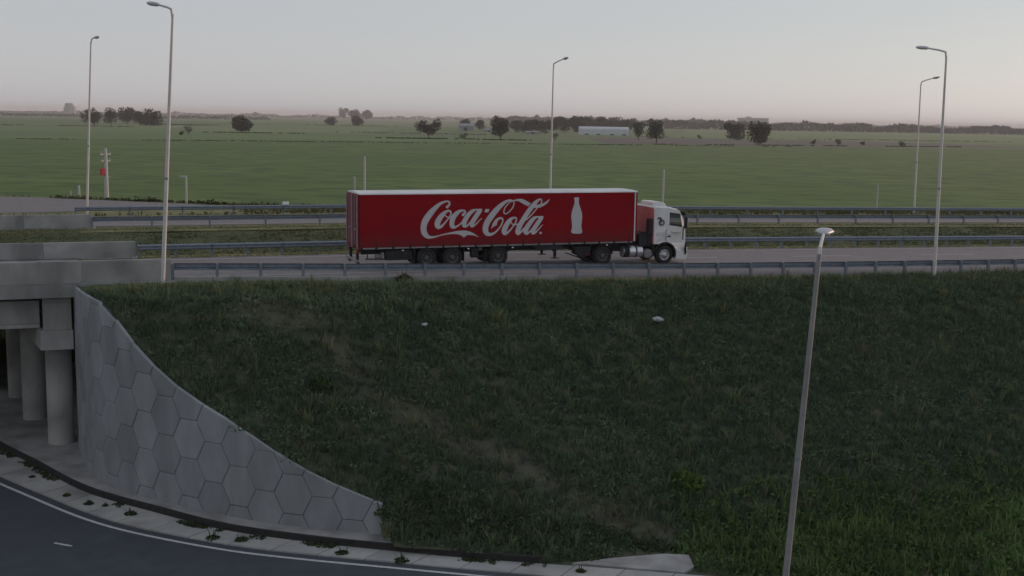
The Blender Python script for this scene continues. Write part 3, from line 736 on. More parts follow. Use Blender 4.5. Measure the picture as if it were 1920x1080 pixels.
# ---------------------------------------------------------------- guardrails
WP = [(0, .44), (.03, .455), (.08, .50), (.08, .54), (.03, .58), (.03, .61), (.08, .65), (.08, .69), (.03, .735), (0, .75)]
SEC = 3.81
m = MB(); nW = len(WP)
for x in (-.03, SEC + .03):
    for o_, z in WP: m.v.append((x, o_, z))
for o_, z in WP[::-1]: m.v.append((-.03, o_ - .004, z))
for o_, z in WP[::-1]: m.v.append((SEC + .03, o_ - .004, z))
for i in range(nW - 1):
    m.f.append((i, i + 1, nW + i + 1, nW + i))
BEAM = m.mesh("beam_section", M['galv'])
m = MB(); m.box(-.06, .06, -.19, -.045, -.35, .74); m.box(-.05, .05, -.045, .0, .46, .72)
POST = m.mesh("post", M['galv'])
BEAM_F = BEAM.copy()
def guardrail(tf, zf, s0, s1, side, label, post_step=1.905, wide=False):
    """side +1: beam faces +t"""
    g = empty("guardrail", W(s0, tf(s0), zf(s0)), label=label, cat="guardrail", group="highway guardrails")
    org = Vector(g.location)
    n = int((s1 - s0) / SEC)
    ang0 = PSI if side > 0 else PSI + math.pi
    for i in range(n):
        a, b = s0 + i * SEC, s0 + (i + 1) * SEC
        A, B = Vector(W(a, tf(a), zf(a))), Vector(W(b, tf(b), zf(b)))
        if side < 0: A, B = B, A
        d = B - A
        link_mesh("beam_section", BEAM, g, A - org, (0, -math.asin(d.z / d.length), math.atan2(d.y, d.x)))
    k = int(n * SEC / post_step)
    for i in range(k + 1):
        a = s0 + i * post_step
        A = Vector(W(a, tf(a), zf(a)))
        link_mesh("post", POST, g, A - org, (0, 0, ang0))
    return g
gr = guardrail(rail_t, rail_z, -9.35, 72, 1, "near steel guardrail on the crest in front of the red truck")
guardrail(lambda s: 7.6, lambda s: zs(s) - .02, -10.2, 84, -1, "steel guardrail on the median side behind the red truck")
guardrail(lambda s: 25.5, lambda s: zs(s) - .03, -12.2, 100, 1, "steel guardrail between the median ditch and the far carriageway", 3.81)
guardrail(lambda s: 34.7, lambda s: zs(s) - .03, -13.2, 110, -1, "rearmost steel guardrail along the edge of the crop field", 3.81)
# concrete edge beam below the first stretch of the near rail
m = MB()
S = list(np.arange(-9.3, 9.5, 1.0))
for i in range(len(S) - 1):
    a, b = S[i], S[i + 1]
    for s in (a, b):
        t = rail_t(s) - .30; z = rail_z(s)
        for dt, dz in ((0, -.3), (0, .17), (.14, .17), (.14, -.3)): m.v.append(W(s, t + dt, z + dz))
    n = len(m.v) - 8
    m.f += [(n, n + 4, n + 5, n + 1), (n + 1, n + 5, n + 6, n + 2), (n + 2, n + 6, n + 7, n + 3)]
tag(m.build("edge_beam", M['concrete_pale'], fix=False), "low concrete edge beam under the left stretch of the near guardrail", "edge beam")
# white plate on the rearmost rail
m = MB(); c = W(2.2, 34.6, .72); e = empty("delineator", c, (0, 0, PSI), "small white marker plate on top of the rearmost guardrail", "marker")
m = MB(); m.box(-.25, .25, -.03, .03, .02, .26, .01); m.build("plate", M['pale_light'], e)
m = MB(); m.box(-.03, .03, .03, .06, -.5, .2); m.build("stem", M['galv'], e)

# ---------------------------------------------------------------- lamp posts
def lamp_post(base, top, label, arm_dir, arm_len, rise, head=(.85, .34), r0=.092, r1=.052, band=True, mat='pole'):
    bz = Vector(base); tp = Vector(top)
    e = empty("street_lamp", base, (0, 0, 0), label, "street lamp", "street lamps")
    L = tp - bz
    m = MB(); m.tube([(0, 0, 0), L * .33, L * .66, L * .985], [r0, r0 * .86 + r1 * .14, (r0 + r1) / 2, r1], 14); m.build("pole", M[mat], e, smooth=False)
    m = MB(); m.box(-.24, .24, -.24, .24, -.25, .045, .01); m.build("base_plate", M['concrete_pale'], e)
    if band:
        m = MB(); q = L * .40; m.tube([q - Vector((0, 0, .05)), q + Vector((0, 0, .05))], r0 * 1.05, 14); m.build("collar", M['galv'], e)
    d = Vector((arm_dir[0], arm_dir[1], 0)).normalized()
    a0 = L * .97; a1 = L + d * (arm_len * .35) + Vector((0, 0, rise * .45)); a2 = L + d * arm_len + Vector((0, 0, rise))
    m = MB(); m.tube([a0, L + d * .08 + Vector((0, 0, rise * .08)), a1, a2], [r1 * .95, .055, .05, .045], 8); m.build("arm", M['pole'], e)
    # head: flattened tapered housing
    hd = (d + Vector((0, 0, rise / arm_len * .5))).normalized(); sd = d.cross(Vector((0, 0, 1))).normalized(); ud = sd.cross(hd).normalized()
    m = MB(); hl, hw = head
    prof = [(-.12, .06, .05), (.05, .26, .09), (hl * .5, .5, .10), (hl * .85, .42, .075), (hl, .2, .04)]
    for x, w, h in prof:
        for k in range(10):
            an = 2 * math.pi * k / 10
            m.v.append(tuple(a2 + hd * x + sd * (math.cos(an) * w * hw) + ud * (math.sin(an) * h)))
    for i in range(len(prof) - 1):
        for k in range(10): m.f.append((i * 10 + k, i * 10 + (k + 1) % 10, (i + 1) * 10 + (k + 1) % 10, (i + 1) * 10 + k))
    m.f += [tuple(range(10)), tuple(range(40, 50))]
    h_ = m.build("lamp_head", M['luminaire'], e, smooth=True)
    m = MB(); vs = []
    for k in range(12):
        an = 2 * math.pi * k / 12
        vs.append(tuple(a2 + hd * (hl * .5 + math.cos(an) * hl * .3) + sd * (math.sin(an) * .32 * hw) - ud * .108))
    m.add(vs, [tuple(range(12))]); m.build("lens", M['lens'], h_, fix=False)
    return e
E2 = (-SP, CP); E2N = (SP, -CP)
lamp_post(W(-9.85, -4.85, .16), W(-9.15, -4.85, 12.0), "tall street lamp beside the end of the near bridge parapet", (-.95, .3), .75, .22, head=(.5, .3))
lamp_post(W(30.1, -6.5, -.35), W(29.9, -6.5, 11.55), "tall street lamp outside the near guardrail at the right", E2, 1.55, .30)
lamp_post(W(-12.4, 36.3, -.1), W(-11.7, 36.3, 12.95), "street lamp behind the far bridge at the left, arm towards us", (1, -.35), .35, .12, head=(.4, .26))
lamp_post(W(25.2, 36.3, -.35), W(25.25, 36.3, 12.35), "street lamp rising behind the middle of the red trailer", E2N, 2.2, .35)
lamp_post(W(63.5, 36.0, -.9), W(63.3, 36.0, 11.85), "farthest street lamp, behind the rear guardrail at the right", E2N, 1.7, .35)
lamp_post((8.93, 36.0, G - .02), (9.47, 36.0, 3.9), "nearest street lamp, rising from the foreground at the lower right", (.32, 1), 1.75, .32, head=(.8, .62), r0=.105, r1=.068, mat='fg_pole')

# ---------------------------------------------------------------- utility pole and posts behind the highway
p = W(-10.4, 57, -.2)
e = empty("utility_pole", p, (0, 0, PSI + .5), "pale concrete utility pole with crossarms and a red box", "utility pole")
m = MB(); m.tube([(0, 0, 0), (.02, 0, 4.55)], [.20, .13], 12); m.build("mast", M['mast'], e)
for z, w in ((3.95, .52), (3.35, .45)):
    m = MB(); m.box(-w, w, -.06, .06, z, z + .12, .01); a = m.build("crossarm", M['mast'], e)
    for x in (-w + .07, w - .07):
        m = MB(); m.tube([(x, 0, z + .12), (x, 0, z + .30)], [.05, .035], 8); m.build("insulator", M['galv'], a)
m = MB(); m.box(-.52, -.18, -.12, .12, 2.1, 2.75, .02); m.build("red_box", M['sign_red'], e)
m = MB(); m.box(.16, .40, -.05, .05, 1.9, 2.02); m.build("bracket", M['galv'], e)
def marker_post(s, t, z0, z1, label, r=.09, cap=None):
    e = empty("post", W(s, t, z0), (0, 0, PSI), label, "post", "posts behind the highway")
    m = MB(); m.tube([(0, 0, 0), (.015, 0, z1 - z0)], [r, r * .85], 10); m.build("shaft", M['mast'], e)
    if cap:
        m = MB(); m.box(-cap, .06, -.05, .05, z1 - z0 - .12, z1 - z0 + .02, .01); m.build("arm", M['mast'], e)
marker_post(-12.8, 57, -.3, .98, "short white post left of the utility pole", .13)
marker_post(-13.5, 56.6, -.3, .5, "stub of a pale post at the far left edge of the slip road", .10)
marker_post(-4.1, 48.0, -.3, 2.3, "slim pale post at the tip of the slip road", .09, .55)
marker_post(9.26, 41.4, -.3, 2.55, "short hooked post above the rear end of the trailer roof", .10, .16)
marker_post(10.1, 41.4, -.3, 4.3, "tall thin post above the rear end of the trailer roof", .10)
marker_post(38.7, 41.2, -.7, 3.25, "thin grey post above the roof of the cab", .11)
marker_post(63.1, 41.2, -1.0, 1.8, "faint short post near the right edge of the crop field", .08)

# ================================================================ TRUCK
def flat_shape(strokes, polys, res, y, flip=1):
    """flat marks laid on a side wall: union of brush strokes and outlines, cut to one overlap-free sheet in the x-z plane"""
    segs = []
    for st in strokes:
        C = catmull(st, 6)
        segs += list(zip(C[:-1], C[1:]))
    xs_ = [p[0] for a, b in segs for p in (a, b)] + [p[0] for q in polys for p in q]
    zs_ = [p[1] for a, b in segs for p in (a, b)] + [p[1] for q in polys for p in q]
    x0, x1, z0, z1 = min(xs_) - .25, max(xs_) + .25, min(zs_) - .25, max(zs_) + .25
    nx, nz = int((x1 - x0) / res) + 2, int((z1 - z0) / res) + 2
    gx = x0 + np.arange(nx) * res; gz = z0 + np.arange(nz) * res
    F = np.full((nz, nx), 1.0)
    for a, b in segs:
        r = max(a[2], b[2]) + 3 * res
        i0, i1 = max(0, int((min(a[0], b[0]) - r - x0) / res)), min(nx, int((max(a[0], b[0]) + r - x0) / res) + 2)
        j0, j1 = max(0, int((min(a[1], b[1]) - r - z0) / res)), min(nz, int((max(a[1], b[1]) + r - z0) / res) + 2)
        X, Z = np.meshgrid(gx[i0:i1], gz[j0:j1])
        d = b[:2] - a[:2]; L2 = d @ d + 1e-12
        k = np.clip(((X - a[0]) * d[0] + (Z - a[1]) * d[1]) / L2, 0, 1)
        D = np.hypot(X - a[0] - k * d[0], Z - a[1] - k * d[1]) - (a[2] + (b[2] - a[2]) * k)
        F[j0:j1, i0:i1] = np.minimum(F[j0:j1, i0:i1], D)
    for q in polys:
        X, Z = np.meshgrid(gx, gz)
        ins = np.zeros(X.shape, bool); D = np.full(X.shape, 9.0)
        for i in range(len(q)):
            a, b = np.array(q[i], float), np.array(q[(i + 1) % len(q)], float)
            d = b - a; L2 = d @ d + 1e-12
            k = np.clip(((X - a[0]) * d[0] + (Z - a[1]) * d[1]) / L2, 0, 1)
            D = np.minimum(D, np.hypot(X - a[0] - k * d[0], Z - a[1] - k * d[1]))
            if a[1] != b[1]:
                c = ((a[1] > Z) != (b[1] > Z)) & (X < (b[0] - a[0]) * (Z - a[1]) / (b[1] - a[1]) + a[0]); ins ^= c
        F = np.minimum(F, np.where(ins, -D, D))
    m = MB()
    inside = F < 0
    for j in range(nz - 1):
        i = 0
        while i < nx - 1:
            c = (inside[j, i], inside[j, i + 1], inside[j + 1, i + 1], inside[j + 1, i])
            if not any(c): i += 1; continue
            if all(c):
                k = i
                while k < nx - 1 and inside[j, k] and inside[j, k + 1] and inside[j + 1, k] and inside[j + 1, k + 1]: k += 1
                m.add([(gx[i], y, gz[j]), (gx[k], y, gz[j]), (gx[k], y, gz[j + 1]), (gx[i], y, gz[j + 1])], [(0, 1, 2, 3)])
                i = k; continue
            P = [(gx[i], gz[j], F[j, i]), (gx[i + 1], gz[j], F[j, i + 1]), (gx[i + 1], gz[j + 1], F[j + 1, i + 1]), (gx[i], gz[j + 1], F[j + 1, i])]
            o = []
            for k in range(4):
                p, q = P[k], P[(k + 1) % 4]
                if p[2] < 0: o.append((p[0], y, p[1]))
                if (p[2] < 0) != (q[2] < 0):
                    t = p[2] / (p[2] - q[2]); o.append((p[0] + (q[0] - p[0]) * t, y, p[1] + (q[1] - p[1]) * t))
            if len(o) >= 3: m.add(o, [tuple(range(len(o)))])
            i += 1
    return m

def wheel_meshes(kind):
    R_ = .52
    tyre = MB(); w = .30 if kind != 'dual' else .60
    prof = [(.30, .03), (.33, .0), (.42, -.012), (.485, .01), (.51, .035), (.52, .07), (.52, w - .07), (.51, w - .035), (.485, w - .01), (.42, w + .012), (.30, w)]
    tyre.lathe_y(prof, 0, 0, 0, 40)
    # tread blocks
    for k in range(40):
        a = 2 * math.pi * k / 40
        for y0, y1 in ((.05, w * .48), (w * .52, w - .05)):
            c, s_ = math.cos(a), math.sin(a); c2, s2 = math.cos(a + .10), math.sin(a + .10)
            vs = []
            for rr in (.515, .530):
                for (cc, ss) in ((c, s_), (c2, s2)):
                    for y in (y0, y1): vs.append((rr * cc, y, rr * ss))
            tyre.add(vs, [(0, 1, 3, 2), (4, 6, 7, 5), (0, 4, 5, 1), (2, 3, 7, 6), (0, 2, 6, 4), (1, 5, 7, 3)])
    rim = MB()
    if kind == 'steer':
        prof = [(.31, .03), (.30, .02), (.28, .02), (.265, .05), (.24, .07), (.20, .045), (.17, .0), (.15, -.02), (.10, -.03), (.095, -.07), (.04, -.08), (.001, -.08)]
    else:
        prof = [(.31, .03), (.30, .02), (.28, .02), (.265, .08), (.24, .13), (.19, .15), (.15, .15), (.12, .13), (.115, .03), (.10, .01), (.05, .0), (.001, 0)]
    rim.lathe_y(prof, 0, 0, 0, 32)
    nuts = MB()
    for k in range(10):
        a = 2 * math.pi * k / 10; rr = .165; y = .0 if kind == 'steer' else .135
        nuts.tube([(rr * math.cos(a), y + .03, rr * math.sin(a)), (rr * math.cos(a), y - .03, rr * math.sin(a))], .018, 6)
    for k in range(8):       # hand holes in the dish
        a = 2 * math.pi * (k + .5) / 8; rr = .225; y = .056 if kind == 'steer' else .136
        nuts.tube([(rr * math.cos(a), y + .02, rr * math.sin(a)), (rr * math.cos(a), y - .012, rr * math.sin(a))], .028, 8)
    return tyre, rim, nuts
WHEELS = {}
for kind, rm in (('dual', 'rim_dark'), ('steer', 'rim_white'), ('drive', 'rim_dark')):
    ty, ri, nu = wheel_meshes('dual' if kind == 'drive' else kind)
    import bmesh
    out = []
    for mb, mat, nm in ((ty, 'rubber', 'tyre'), (ri, rm, 'rim'), (nu, 'black', 'wheel_nuts')):
        me = mb.mesh(nm, M[mat], smooth=(nm != 'wheel_nuts'))
        bm = bmesh.new(); bm.from_mesh(me); bmesh.ops.recalc_face_normals(bm, faces=bm.faces[:]); bm.to_mesh(me); bm.free()
        out.append(me)
    WHEELS[kind] = out
def add_wheel(parent, kind, x, y, z, far=False, rot=0.0, label=None):
    e = bpy.data.objects.new("wheel", WHEELS[kind][0]); COL.objects.link(e); e.parent = parent
    e.location = (x, y, z); e.rotation_euler = (0, rot, math.pi if far else 0)
    if label: e["label"] = label
    link_mesh("rim", WHEELS[kind][1], e); link_mesh("wheel_nuts", WHEELS[kind][2], e)
    return e

# ---------------------------------------------------------------- semi-trailer
TL, TW, ZB_, ZT_ = 15.4, 2.6, 1.11, 3.86
tr = empty("semi_trailer", W(0, 0, .02), (0, -.0035, PSI), "long red curtain-sided semi-trailer with white script lettering and white roof", "trailer")
m = MB(); m.box(.06, 15.18, 0.0, .03, ZB_ + .03, ZT_ - .075); m.build("side_curtain", M['curtain'], tr)
m = MB(); m.box(.06, 15.18, TW - .03, TW, ZB_ + .03, ZT_ - .075); m.build("side_curtain", M['curtain'], tr)
m = MB()
prof = [(-.012, ZT_ - .05), (.02, ZT_ + .0), (TW * .25, ZT_ + .025), (TW * .5, ZT_ + .035), (TW * .75, ZT_ + .025), (TW - .02, ZT_), (TW + .012, ZT_ - .05)]
for x in (0.0, TL):
    for y, z in prof: m.v.append((x, y, z))
    for y, z in ((TW + .012, ZT_ - .066), (-.012, ZT_ - .066)): m.v.append((x, y, z))
for i in range(9): m.f.append((i, (i + 1) % 9, 9 + (i + 1) % 9, 9 + i))
m.f += [tuple(range(9)), tuple(range(9, 18))]
rf = m.build("roof", M['roof_white'], tr)
m = MB()
for i in range(18):
    x = .5 + i * .84
    m.box(x, x + .03, .5, TW - .5, ZT_ + .012, ZT_ + .032)
m.build("roof_bow", M['roof_white'], rf)
# front and rear frames
m = MB(); m.box(15.305, TL - .004, .002, TW - .002, ZB_, ZT_ - .07); m.build("front_wall", M['curtain'], tr)
m = MB(); m.box(15.235, 15.30, -.008, .05, ZB_ + .02, ZT_ - .08, .005); m.build("front_pillar", M['roof_white'], tr)
m = MB(); m.box(.002, .058, .0, TW, ZB_ - .10, ZB_ + .04); m.box(.002, .058, 0, .07, ZB_ + .04, ZT_ - .07); m.box(.002, .058, TW - .07, TW, ZB_ + .04, ZT_ - .07); m.build("rear_frame", M['curtain'], tr)
for k, y0 in enumerate((.075, TW / 2 + .01)):
    y1 = y0 + TW / 2 - .085
    m = MB(); m.box(-.02, .0, y0, y1, ZB_ + .05, ZT_ - .08)
    d = m.build("rear_door", M['curtain'], tr)
    for i in range(2):
        a = y0 + (y1 - y0) * (i + .14) / 2; b = y0 + (y1 - y0) * (i + .86) / 2
        m = MB(); m.box(-.045, -.0205, a, b, ZB_ + .08, ZT_ - .11, .008); m.build("door_panel", M['door_panel'], d)
    for f_ in (.04, .96):
        y = y0 + (y1 - y0) * f_
        m = MB(); m.tube([(-.085, y, ZB_ - .05), (-.085, y, ZT_ - .1)], .045, 10); m.build("lock_bar", M['lock'], d)
    m = MB(); m.box(-.12, -.05, y0 + .35, y0 + .75, 2.0, 2.06, .008); m.build("handle", M['galv'], d)
# lower rail with buckles
buck = [.86 + .88 * i for i in range(17)]
edges = [.10] + buck + [15.2]
for a, b in zip(edges[:-1], edges[1:]):
    m = MB(); m.box(a + .06, b - .06, -.012, .03, ZB_ - .055, ZB_ + .015, .006); m.build("rave_section", M['rave'], tr)
for x in buck:
    m = MB(); m.box(x - .035, x + .035, -.022, .0, ZB_ - .10, ZB_ + .14, .006); m.box(x - .02, x + .02, -.016, .0, ZB_ + .14, ZB_ + .26); m.build("buckle", M['black'], tr)
m = MB(); m.box(.06, 15.3, .035, TW - .035, ZB_ - .08, ZB_ + .02); m.build("floor", M['chassis'], tr)
m = MB()
for y in (.78, 1.72): m.box(.25, 15.1, y - .07, y + .07, .72, ZB_ - .085)
for x in np.arange(.6, 15, 1.1): m.box(x, x + .08, .05, TW - .05, ZB_ - .2, ZB_ - .085)
m.build("chassis_beam", M['chassis'], tr)
# lettering and bottle on the near curtain
o = flat_shape(LOGO_STROKES, LOGO_POLYS, .02, -.006).build("lettering", M['letter'], tr, fix=False)
o["label"] = "flowing white script lettering across the red curtain"
xb = [p[0] for p in BOTTLE_OUTLINE]
bo = flat_shape([], [BOTTLE_OUTLINE], .02, -.006).build("bottle_mark", M['letter'], tr, fix=False)
bo["label"] = "white outline shape of a contoured bottle"
m = MB(); m.box(.9, 5.0, -.004, -.001, ZB_ + .2, ZB_ + .21)
# running gear
for x in (3.53, 4.91, 7.42):
    add_wheel(tr, 'dual', x, .06, .52, rot=random.random()); add_wheel(tr, 'dual', x, TW - .06, .52, True, rot=random.random())
    m = MB(); m.tube([(x, .3, .52), (x, TW - .3, .52)], .09, 10); m.box(x - .55, x + .55, .70, .86, .55, .66); m.box(x - .55, x + .55, 1.66, 1.82, .55, .66); m.build("axle", M['chassis'], tr)
def fender(par, x, y0, y1, r, a0, a1, zc=.52, th=.025, mat='black'):
    m = MB(); n = 12
    for i in range(n + 1):
        a = a0 + (a1 - a0) * i / n
        for rr in (r, r + th):
            for y in (y0, y1): m.v.append((x + rr * math.cos(a), y, zc + rr * math.sin(a)))
    for i in range(n):
        b = i * 4
        m.f += [(b, b + 4, b + 5, b + 1), (b + 2, b + 3, b + 7, b + 6), (b, b + 2, b + 6, b + 4), (b + 1, b + 5, b + 7, b + 3)]
    m.f += [(0, 1, 3, 2), (4 * n, 4 * n + 2, 4 * n + 3, 4 * n + 1)]
    return m.build("mudguard", M[mat], par)
for y0, y1 in ((.04, .64), (TW - .64, TW - .04)):
    fender(tr, 7.42, y0, y1, .57, .35, math.pi - .1)
m = MB()
for y in (.1, TW - .7):
    m.box(2.86, 2.89, y, y + .6, .22, .98); m.box(5.52, 5.55, y, y + .6, .3, .98); m.box(6.76, 6.79, y, y + .6, .3, .9)
m.build("mudflap", M['black'], tr)
m = MB(); m.box(1.36, 2.72, .08, .62, .46, .96, .02); m.build("tool_box", M['chassis'], tr)
m = MB(); m.tube([(.85, .25, .66), (1.28, .25, .66)], .10, 12); m.box(1.14, 1.30, .12, .40, .52, .86, .02); m.build("air_reservoir", M['rave'], tr)
m = MB(); m.tube([(.30, .10, .56), (1.36, .10, .52)], .035, 8); m.tube([(.42, .10, .56), (.42, .10, 1.0)], .03, 8); m.build("side_guard", M['chassis'], tr)
m = MB(); m.box(5.95, 6.35, .15, .45, .50, .98, .02); m.box(6.0, 6.6, .3, .5, .45, .55); m.build("valve_box", M['chassis'], tr)
m = MB(); m.tube([(6.45, .2, .93), (6.45, .9, .93)], .11, 12); m.build("air_reservoir", M['rim_dark'], tr)
for y in (.06, TW - .55):
    m = MB(); m.box(9.50, 11.08, y, y + .49, .76, 1.08, .02); m.build("pallet_box", M['chassis'], tr)
for y in (.28, TW - .45):
    m = MB(); m.box(10.66, 10.80, y, y + .14, .42, 1.05, .01); m.box(10.68, 10.78, y + .02, y + .12, .30, .42)
    m.box(10.52, 10.94, y - .06, y + .20, .27, .305, .005); m.tube([(10.3, y + .07, 1.0), (10.72, y + .07, .60)], .03, 8); m.build("landing_leg", M['chassis'], tr)
for x, nm in ((8.15, 'pale_light'), (2.2, 'pale_light'), (5.7, 'pale_light'), (13.6, 'pale_light')):
    m = MB(); m.box(x, x + .09, .01, .035, .93, .99, .006); m.build("marker_light", M[nm], tr)
# rear underrun bar, flaps and lights
m = MB(); m.box(-.16, -.04, .05, TW - .05, .40, .52, .015); bpart = m.build("rear_bumper", M['rave'], tr); bpart["label"] = "pale grey underrun bar"
m = MB(); m.box(-.035, .02, .06, .62, .24, .40); m.box(-.035, .02, TW - .62, TW - .06, .24, .40); m.build("mudflap", M['black'], tr)
for y in (.5, TW - .62):
    m = MB(); m.box(-.05, .08, y, y + .12, .40, 1.02); m.build("bumper_bracket", M['chassis'], tr)
for y in (.14, TW - .5):
    m = MB(); m.box(-.09, -.0, y, y + .36, .84, .98, .01); m.build("tail_light", M['red_light'], tr)

# ---------------------------------------------------------------- tractor unit
TX = 17.2
tu = empty("tractor_unit", W(TX, 0, zs(TX) + .02), (0, .012, PSI), "white cab-over tractor unit coupled to the red trailer", "truck")
Y0, Y1 = .06, 2.54
prof = [(-.76, 1.12), (-.76, 3.08), (-.68, 3.17), (.2, 3.13), (.68, 3.03), (.90, 2.92), (1.0, 2.80), (1.17, 2.38), (1.25, 2.05), (1.29, 1.6), (1.30, 1.15), (1.29, .68), (.68, .68), (.64, .80), (.52, 1.0), (.33, 1.14), (.1, 1.2), (-.1, 1.2), (-.33, 1.14), (-.42, 1.12)]
win = [(.22, 2.20), (1.02, 2.09), (.87, 2.73), (.80, 2.77), (.24, 2.84)]
def tumble(z): return .09 * float(smooth01((z - 2.0) / 1.1))
def fr(x): return .30 * float(smooth01((x - .75) / .5))
def side_sheet(poly, holes, y, sgn):
    pts = [Vector((p[0], p[1], 0)) for p in poly]; hs = [[Vector((p[0], p[1], 0)) for p in h] for h in holes]
    tri = tessellate_polygon([pts] + hs)
    allp = list(poly) + [p for h in holes for p in h]
    m = MB(); m.add([(x, y + sgn * (tumble(z) + fr(x) * .55), z) for x, z in allp], [tuple(t) for t in tri])
    return m
cx_, cz_ = .25, 2.0
inset = [(cx_ + (x - cx_) * .965, cz_ + (z - cz_) * (.965 if z > 1.3 else 1.0)) for x, z in prof]
m = side_sheet(inset, [win], Y0, 1)
o = side_sheet(inset, [win], Y1, -1); m.add(o.v, o.f)
n = len(prof)
stations = [(Y0, inset, 1, 0), (Y0 + .05, prof, 1, 0), (Y0 + .22, prof, 0, 1), ((Y0 + Y1) / 2, prof, 0, 1), (Y1 - .22, prof, 0, 1), (Y1 - .05, prof, -1, 0), (Y1, inset, -1, 0)]
base = len(m.v)
for y, pr, sg, bulge in stations:
    for x, z in pr:
        xx = x + (.05 if bulge and x > 1.0 and z > .7 else 0)
        m.v.append((xx, y + sg * (tumble(z) + fr(x) * .55), z + (.03 if bulge and z > 3.0 else 0)))
for k in range(len(stations) - 1):
    for i in range(n):
        j = (i + 1) % n
        if i == 0 or (i in (6, 7) and 1 < k < 4): continue      # rear wall and windscreen are parts of their own
        m.f.append((base + k * n + i, base + k * n + j, base + (k + 1) * n + j, base + (k + 1) * n + i))
m.build("cab", M['white'], tu)
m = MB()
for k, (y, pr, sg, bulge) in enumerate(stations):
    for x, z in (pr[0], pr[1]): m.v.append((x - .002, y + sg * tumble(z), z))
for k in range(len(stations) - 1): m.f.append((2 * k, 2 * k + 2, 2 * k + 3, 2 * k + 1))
rw = m.build("cab_rear_wall", M['cab_red_bounce'], tu); rw["label"] = "pinkish red rear wall of the white cab"
# doors with windows
for y, sg in ((Y0 - .007, 1), (Y1 + .007, -1)):
    dp = [(.06, 1.18), (.10, 1.21), (.33, 1.16), (.52, 1.03), (.66, .84), (.72, .72), (1.21, .72), (1.23, 1.15), (1.22, 1.6), (1.19, 2.05), (1.10, 2.30), (.95, 2.74), (.84, 2.86), (.18, 2.97), (.08, 2.90), (.06, 2.2)]
    d = side_sheet(dp, [win], y, sg).build("door", M['white'], tu, fix=False)
    m = MB(); m.add([(x, y + sg * (tumble(z) + .02 + fr(x) * .5), z) for x, z in win], [tuple(range(5))]); m.build("window", M['glass'], d, fix=False)
    fm = MB(); q = [(x, y - sg * .003 + sg * (tumble(z) + fr(x) * .55), z) for x, z in win]
    c = Vector((.6, 0, 2.5))
    for i in range(5): fm.v += [q[i], (c.x + (q[i][0] - c.x) * 1.07, q[i][1], c.z + (q[i][2] - c.z) * 1.09)]
    for i in range(5): fm.f.append((2 * i, 2 * ((i + 1) % 5), 2 * ((i + 1) % 5) + 1, 2 * i + 1))
    fm.build("window_seal", M['black'], d, fix=False)
    m = MB(); ya, yb = (y - .03, y + .002) if sg > 0 else (y - .002, y + .03)
    m.box(.10, .30, ya, yb, 1.51, 1.58, .008); m.build("handle", M['black'], d)
    m = MB(); ya, yb = (y - .004, y + .0) if sg > 0 else (y, y + .004)
    m.box(.035, .056, y - .002 if sg > 0 else y - .01, y + .01 if sg > 0 else y + .002, 1.20, 1.99); m.build("door_gap", M['ink_pale'], d)
# interior
m = MB(); m.box(-.2, .45, .25, .85, 1.3, 1.9, .06); m.box(-.25, -.05, .25, .85, 1.8, 2.45, .05); m.box(-.2, .45, 1.75, 2.35, 1.3, 1.9, .06); m.box(-.25, -.05, 1.75, 2.35, 1.8, 2.45, .05); m.build("seat", M['seat'], tu)
m = MB(); m.box(.75, 1.22, .2, 2.4, 1.3, 2.14, .04); m.tube([(.72, 2.05, 2.2), (.86, 2.05, 2.02)], .2, 14); m.build("dashboard", M['seat'], tu)
# windscreen, visor, grille, lights, bumper
m = MB(); m.add([(1.055, Y0 + .22, 2.80), (1.055, Y1 - .22, 2.80), (1.225, Y1 - .22, 2.38), (1.305, Y1 - .22, 2.05), (1.305, Y0 + .22, 2.05), (1.225, Y0 + .22, 2.38)], [(0, 1, 2, 5), (5, 2, 3, 4)]); m.build("windscreen", M['glass'], tu, fix=False)
m = MB(); m.prism([(.93, 2.93), (1.22, 2.83), (1.27, 2.70), (1.24, 2.70), (1.19, 2.79), (.95, 2.86)], Y0 + .12, Y1 - .12); m.build("sun_visor", M['black'], tu)
m = MB()
for z in (1.25, 1.42, 1.59, 1.76): m.box(1.34, 1.37, .6, 2.0, z, z + .09, .01)
m.build("grille", M['black'], tu)
m = MB(); m.prism([(.68, .30), (1.30, .26), (1.40, .34), (1.42, .60), (1.36, .675), (.68, .675)], Y0 + .01, Y1 - .01); m.build("bumper", M['white'], tu)
m = MB(); m.box(1.20, 1.335, Y0 - .012, Y0 + .004, .55, 1.12, .003); m.build("corner_deflector", M['black'], tu)
for y in (.14, 2.14):
    m = MB(); m.box(1.30, 1.43, y, y + .32, .70, .95, .03); m.build("headlight", M['pale_light'], tu)
for y, sg in ((Y0, -1), (Y1, 1)):
    a, b = sorted((y + sg * .04, y + sg * .26))
    m = MB(); m.box(1.06, 1.20, a, b, 2.02, 2.62, .03); m.tube([(1.08, y + sg * .14 * 0, 2.70), (1.13, y + sg * .14, 2.66)], .02, 6); m.tube([(1.10, y, 1.98), (1.13, y + sg * .14, 2.02)], .02, 6); m.build("mirror", M['black'], tu)
# roof hatch housing
m = MB()
hp = [(-.66, 3.14), (-.62, 3.38), (-.52, 3.43), (-.05, 3.40), (.12, 3.32), (.22, 3.13)]
m.prism(hp, .55, 2.05); 
hh = m.build("roof_hatch", M['white'], tu)
bv = hh.modifiers.new("soft_edge", 'BEVEL'); bv.width = .05; bv.segments = 3
